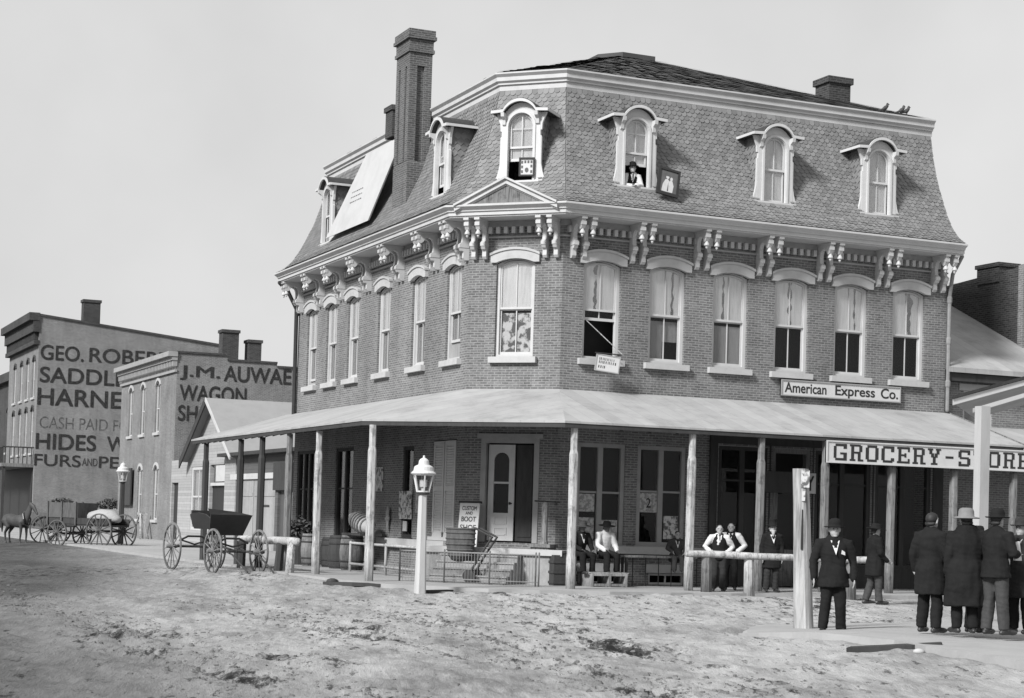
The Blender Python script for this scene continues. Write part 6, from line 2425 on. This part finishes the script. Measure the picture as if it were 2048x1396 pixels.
t, M, J = person('man in bowler and grey trousers, carrying a white packet, in the near group', (-.47, -20.12, .30), .25, 1.81,
       dict(elR=(.29, .02, 1.14), wrR=(.2, .22, 1.14), hdR=(.16, .3, 1.15), elL=(-.27, .0, 1.12), wrL=(-.24, .22, 1.03), hdL=(-.22, .30, 1.03), ankR=(.13, .05, .08), toeR=(.16, .22, .035)), CLOTHD, CLOTHM, 'coat', 'bowler', CLOTHD, hem=.8)
mb = MB(M)
mb.loft([[(.20, .13, 1.05), (.215, .26, 1.05), (.20, .22, 1.32), (.185, .13, 1.30)], [(.24, .13, 1.05), (.25, .26, 1.05), (.235, .22, 1.32), (.22, .13, 1.30)]])
mb.M = Matrix.Identity(4)
o = mb.build('paper_packet', SHIRT)
tag(o, 'white paper packet held under the arm of the grey trousered man', 'packet')
person('man in dark coat and hat at the right edge of the view facing left', (.22, -19.85, .30), math.pi + .35, 1.70,
       dict(elR=(.27, .06, 1.14), wrR=(.2, .25, 1.06), hdR=(.18, .33, 1.06)), CLOTHG, CLOTHD, 'coat', 'bowler', CLOTHG, hem=.55)

LEAN = dict(pel=(0, -.02, .60), chest=(0, .10, .93), neck=(0, .17, 1.09), head=(0, .21, 1.23),
            hipR=(.09, -.02, .57), kneeR=(.1, -.08, .35), ankR=(.1, -.34, .12), toeR=(.1, -.42, .04), hipL=(-.09, -.02, .57), kneeL=(-.1, -.08, .35), ankL=(-.1, -.34, .12), toeL=(-.1, -.42, .04),
            shR=(.185, .14, 1.03), elR=(.24, .26, .77), wrR=(.07, .36, .73), hdR=(.0, .38, .73), shL=(-.185, .14, 1.03), elL=(-.24, .26, .77), wrL=(-.07, .36, .75), hdL=(.0, .39, .755))
person('man in waistcoat, white sleeves and bowler leaning on folded arms out of the attic window', (3.76, .22, 9.76), -math.pi / 2 - .15, 1.70, LEAN, CLOTHD, CLOTHD, 'vest', 'bowler')

# ------------------------------------------------------------------ wagons and the horse
def wheel(t, M, c, r, mt, spokes=12, w=.05, n=28, sp=.016):
    """wheel with its axle along local y"""
    c = Vector(c)
    mb = MB(M)
    rings = []
    for k in range(n):
        a = 2 * math.pi * k / n
        d = Vector((math.cos(a), 0, math.sin(a)))
        rings.append([c + d * (r - .055) + Vector((0, -w / 2, 0)), c + d * r + Vector((0, -w / 2, 0)), c + d * r + Vector((0, w / 2, 0)), c + d * (r - .055) + Vector((0, w / 2, 0))])
    rings.append(rings[0])
    mb.loft(rings, caps=False)
    wh = mb.build('wheel', mt, t)
    mb = MB(M)
    mb.tube([c + Vector((0, -.13, 0)), c, c + Vector((0, .13, 0))], [.055, .085, .055], 12)
    mb.build('hub', mt, wh)
    for k in range(spokes):
        a = 2 * math.pi * (k + .3) / spokes
        d = Vector((math.cos(a), 0, math.sin(a)))
        mb = MB(M)
        mb.tube([c + d * .06, c + d * (r - .04)], [sp * 1.3, sp], 6)
        mb.build('spoke', mt, wh)
    return wh

ang = math.atan2(-.99, .15)
MV = Matrix.Translation((-4.98, 9.95, .07)) @ Matrix.Rotation(ang, 4, 'Z')
t = thing('buggy', 'dark box buggy with thin pale wheels parked by the kerb of the left street', 'buggy', (-4.2, 11.5, 0))
RR, RF, TR = .68, .62, .68
for s_ in (-1, 1):
    wheel(t, MV, (0, s_ * TR, RR), RR, WOODM, 14, .04, 32, .013)
    wheel(t, MV, (2.95, s_ * TR, RF), RF, WOODM, 12, .04, 32, .013)
for x, z in ((0, RR), (2.95, RF)):
    mb = MB(MV)
    mb.tube([(x, -TR, z), (x, TR, z)], .035, 8)
    mb.build('axle', WOODD, t)
mb = MB(MV)
mb.tube([(-.1, 0, RR), (1.5, 0, .78), (3.0, 0, RF)], .035, 8)
mb.tube([(.0, .3, RR), (1.2, .3, .8), (2.9, .25, RF + .05)], .025, 8)
mb.build('perch', WOODD, t)
for x in (0, 2.7):
    mb = MB(MV)
    mb.tube([(x, -.45, .85), (x, -.2, .97), (x, .2, .97), (x, .45, .85)], .03, 8)
    mb.tube([(x, -.45, .87), (x, 0, .74), (x, .45, .87)], .025, 8)
    mb.build('spring', IRON, t)
mb = MB(MV)
rings = []
for x, zt, wt in ((.75, 1.60, .48), (1.0, 1.64, .50), (1.4, 1.66, .52), (1.9, 1.62, .50), (2.2, 1.5, .46)):
    rings.append([(x, -.34, 1.20), (x, -.40, 1.32), (x, -wt, zt), (x, -wt + .04, zt), (x, -.32, 1.27), (x, .32, 1.27), (x, wt - .04, zt), (x, wt, zt), (x, .40, 1.32), (x, .34, 1.20)])
mb.loft(rings)
mb.build('body', LEATHER, t)
mb = MB(MV)
mb.loft([[(2.2, -.5, 1.05), (2.24, -.5, 1.05), (2.24, .5, 1.05), (2.2, .5, 1.05)], [(2.55, -.62, 1.62), (2.59, -.62, 1.62), (2.59, .62, 1.62), (2.55, .62, 1.62)], [(2.5, -.68, 1.78), (2.53, -.68, 1.78), (2.53, .2, 1.7), (2.5, .2, 1.7)]])
mb.build('dashboard', LEATHER, t)
mb = MB(MV)
mb.box(.85, 1.35, -.44, .44, 1.5, 1.62)
mb.box(.76, .84, -.45, .45, 1.5, 1.72)
mb.build('seat', LEATHER, t)
for s_ in (-.3, .3):
    mb = MB(MV)
    mb.tube([(2.95, s_, RF), (3.6, s_ * 1.3, .55), (4.6, s_ * 1.25, .12)], .025, 8)
    mb.build('shaft', WOODD, t)

ang = math.atan2(2.2, -1.5)
MW = Matrix.Translation((-1.95, 37.2, 0.03)) @ Matrix.Rotation(ang, 4, 'Z')
t = thing('farm_wagon', 'old farm wagon with high box front and big wheels beside the far street lamp', 'wagon', (-2.9, 38.5, 0))
for s_ in (-1, 1):
    wheel(t, MW, (0, s_ * .75, .76), .76, OLDW, 12, .06, 28, .025)
    wheel(t, MW, (2.5, s_ * .75, .60), .60, OLDW, 12, .06, 28, .025)
mb = MB(MW)
for x, z in ((0, .76), (2.5, .6)):
    mb.bar((x, -.75, z), (x, .75, z), .1)
mb.bar((0, 0, .76), (2.5, 0, .62), .1)
mb.build('running_gear', WOODD, t)
mb = MB(MW)
mb.box(-.5, 3.3, -.55, .55, .95, 1.03)
for s_ in (-1, 1):
    mb.box(-.5, 3.3, s_ * .55 - .025, s_ * .55 + .025, 1.03, 1.3)
mb.build('bed', WOODD, t)
mb = MB(MW)
for s_ in (-1, 1):
    mb.box(1.5, 3.3, s_ * .58 - .025, s_ * .58 + .025, 1.3, 1.95)
    for x in (1.55, 2.4, 3.25):
        mb.box(x - .04, x + .04, s_ * .62 - .03, s_ * .62 + .03, 1.0, 2.0)
mb.box(3.27, 3.32, -.56, .56, 1.03, 1.95)
mb.box(1.48, 1.53, -.56, .56, 1.03, 1.95)
mb.build('high_box', OLDW, t)
t2 = thing('grain_sack', 'pale bulging sack lying on the rear bed of the farm wagon', 'sack', tuple(MW @ Vector((.5, 0, 1.03))))
mb = MB(MW)
mb.tube([(-.35, .05, 1.28), (0, .02, 1.36), (.6, 0, 1.38), (1.1, 0, 1.32), (1.3, 0, 1.22)], [(.25, .16), (.42, .32), (.45, .33), (.38, .28), (.15, .1)], 14, (0, 1, 0))
mb.build('sack', SACK, t2, True)
MW2 = Matrix.Translation((-3.3, 44.6, 0.05)) @ Matrix.Rotation(math.atan2(1, -1.1), 4, 'Z')
t = thing('cart', 'small two wheeled cart standing between the horse and the farm wagon', 'cart', (-3.3, 44.6, 0))
for s_ in (-1, 1):
    wheel(t, MW2, (0, s_ * .7, .68), .68, OLDW, 12, .05, 28, .022)
mb = MB(MW2)
mb.box(-1.0, 1.0, -.55, .55, .8, .88)
for s_ in (-1, 1):
    mb.box(-1.0, 1.0, s_ * .55 - .02, s_ * .55 + .02, .88, 1.45)
mb.box(-1.0, -.96, -.53, .53, .88, 1.45)
mb.box(.96, 1.0, -.53, .53, .88, 1.45)
mb.build('box', OLDW, t)
mb = MB(MW2)
mb.tube([(0, -.7, .68), (0, .7, .68)], .05, 8)
mb.build('axle', WOODD, t)
for s_ in (-.45, .45):
    mb = MB(MW2)
    mb.tube([(.5, s_, .84), (2.4, s_ * .8, .98)], .035, 8)
    mb.build('shaft', WOODD, t)

MH = Matrix.Translation((-5.0, 43.5, 0.03)) @ Matrix.Rotation(math.atan2(-.84, .55), 4, 'Z') @ Matrix.Scale(.92, 4)
t = thing('horse', 'dark harness horse standing in the street at the far left with raised head', 'horse', (-4.35, 42.8, 0))
mb = MB(MH)
mb.tube([(-.78, 0, 1.22), (-.5, 0, 1.20), (-.1, 0, 1.13), (.35, 0, 1.13), (.62, 0, 1.2)], [(.20, .25), (.27, .31), (.27, .30), (.27, .34), (.18, .26)], 16, (0, 1, 0))
mb.tube([(.58, 0, 1.28), (.82, 0, 1.62), (.95, 0, 1.93)], [(.14, .26), (.10, .18), (.075, .13)], 12, (0, 1, 0))
mb.tube([(.93, 0, 1.98), (1.14, 0, 1.86), (1.34, 0, 1.62), (1.42, 0, 1.52)], [(.09, .13), (.085, .125), (.055, .08), (.05, .06)], 12, (0, 1, 0))
for s_ in (-.055, .055):
    mb.tube([(.93, s_, 2.06), (.95, s_ * 1.2, 2.2)], [.035, .012], 6)
for x, s_, o in ((.5, .15, .03), (.45, -.15, -.08)):
    mb.tube([(x, s_, 1.1), (x + .02, s_, .82), (x + .03 + o * .3, s_, .50), (x + o * .5, s_, .14), (x + .05 + o * .5, s_, .05)], [.13, .085, .058, .042, .06], 10)
for x, s_, o in ((-.62, .16, 0), (-.66, -.16, .1)):
    mb.tube([(x, s_, 1.15), (x + .12 + o, s_, .84), (x - .10 + o, s_, .56), (x - .05 + o, s_, .16), (x + .0 + o, s_, .05)], [.19, .12, .066, .045, .06], 10)
mb.build('body', HORSE, t, remesh=.025)
mb = MB(MH)
mb.tube([(-.98, 0, 1.28), (-1.08, 0, 1.05), (-1.06, 0, .6)], [.05, .08, .03], 8)
mb.build('tail', HAIR, t, True)
mb = MB(MH)
mb.tube([(.92, 0, 2.07), (.78, 0, 1.82), (.58, 0, 1.52)], [(.03, .05), (.035, .08), (.03, .06)], 8, (0, 1, 0))
mb.build('mane', HAIR, t, True)
mb = MB(MH)
mb.lathe([(.27, -.06), (.34, -.05), (.34, .05), (.27, .06), (.27, -.06)], (.60, 0, 1.32), 16, axis=MH.to_3x3() @ Vector((1, 0, .6)), sy=.62) if False else mb.tube([(.70, -.20, 1.0), (.72, -.22, 1.25), (.60, -.17, 1.5), (.52, 0, 1.6), (.60, .17, 1.5), (.72, .22, 1.25), (.70, .20, 1.0), (.72, 0, .9), (.70, -.20, 1.0)], .045, 8)
mb.build('collar', LEATHER, t)
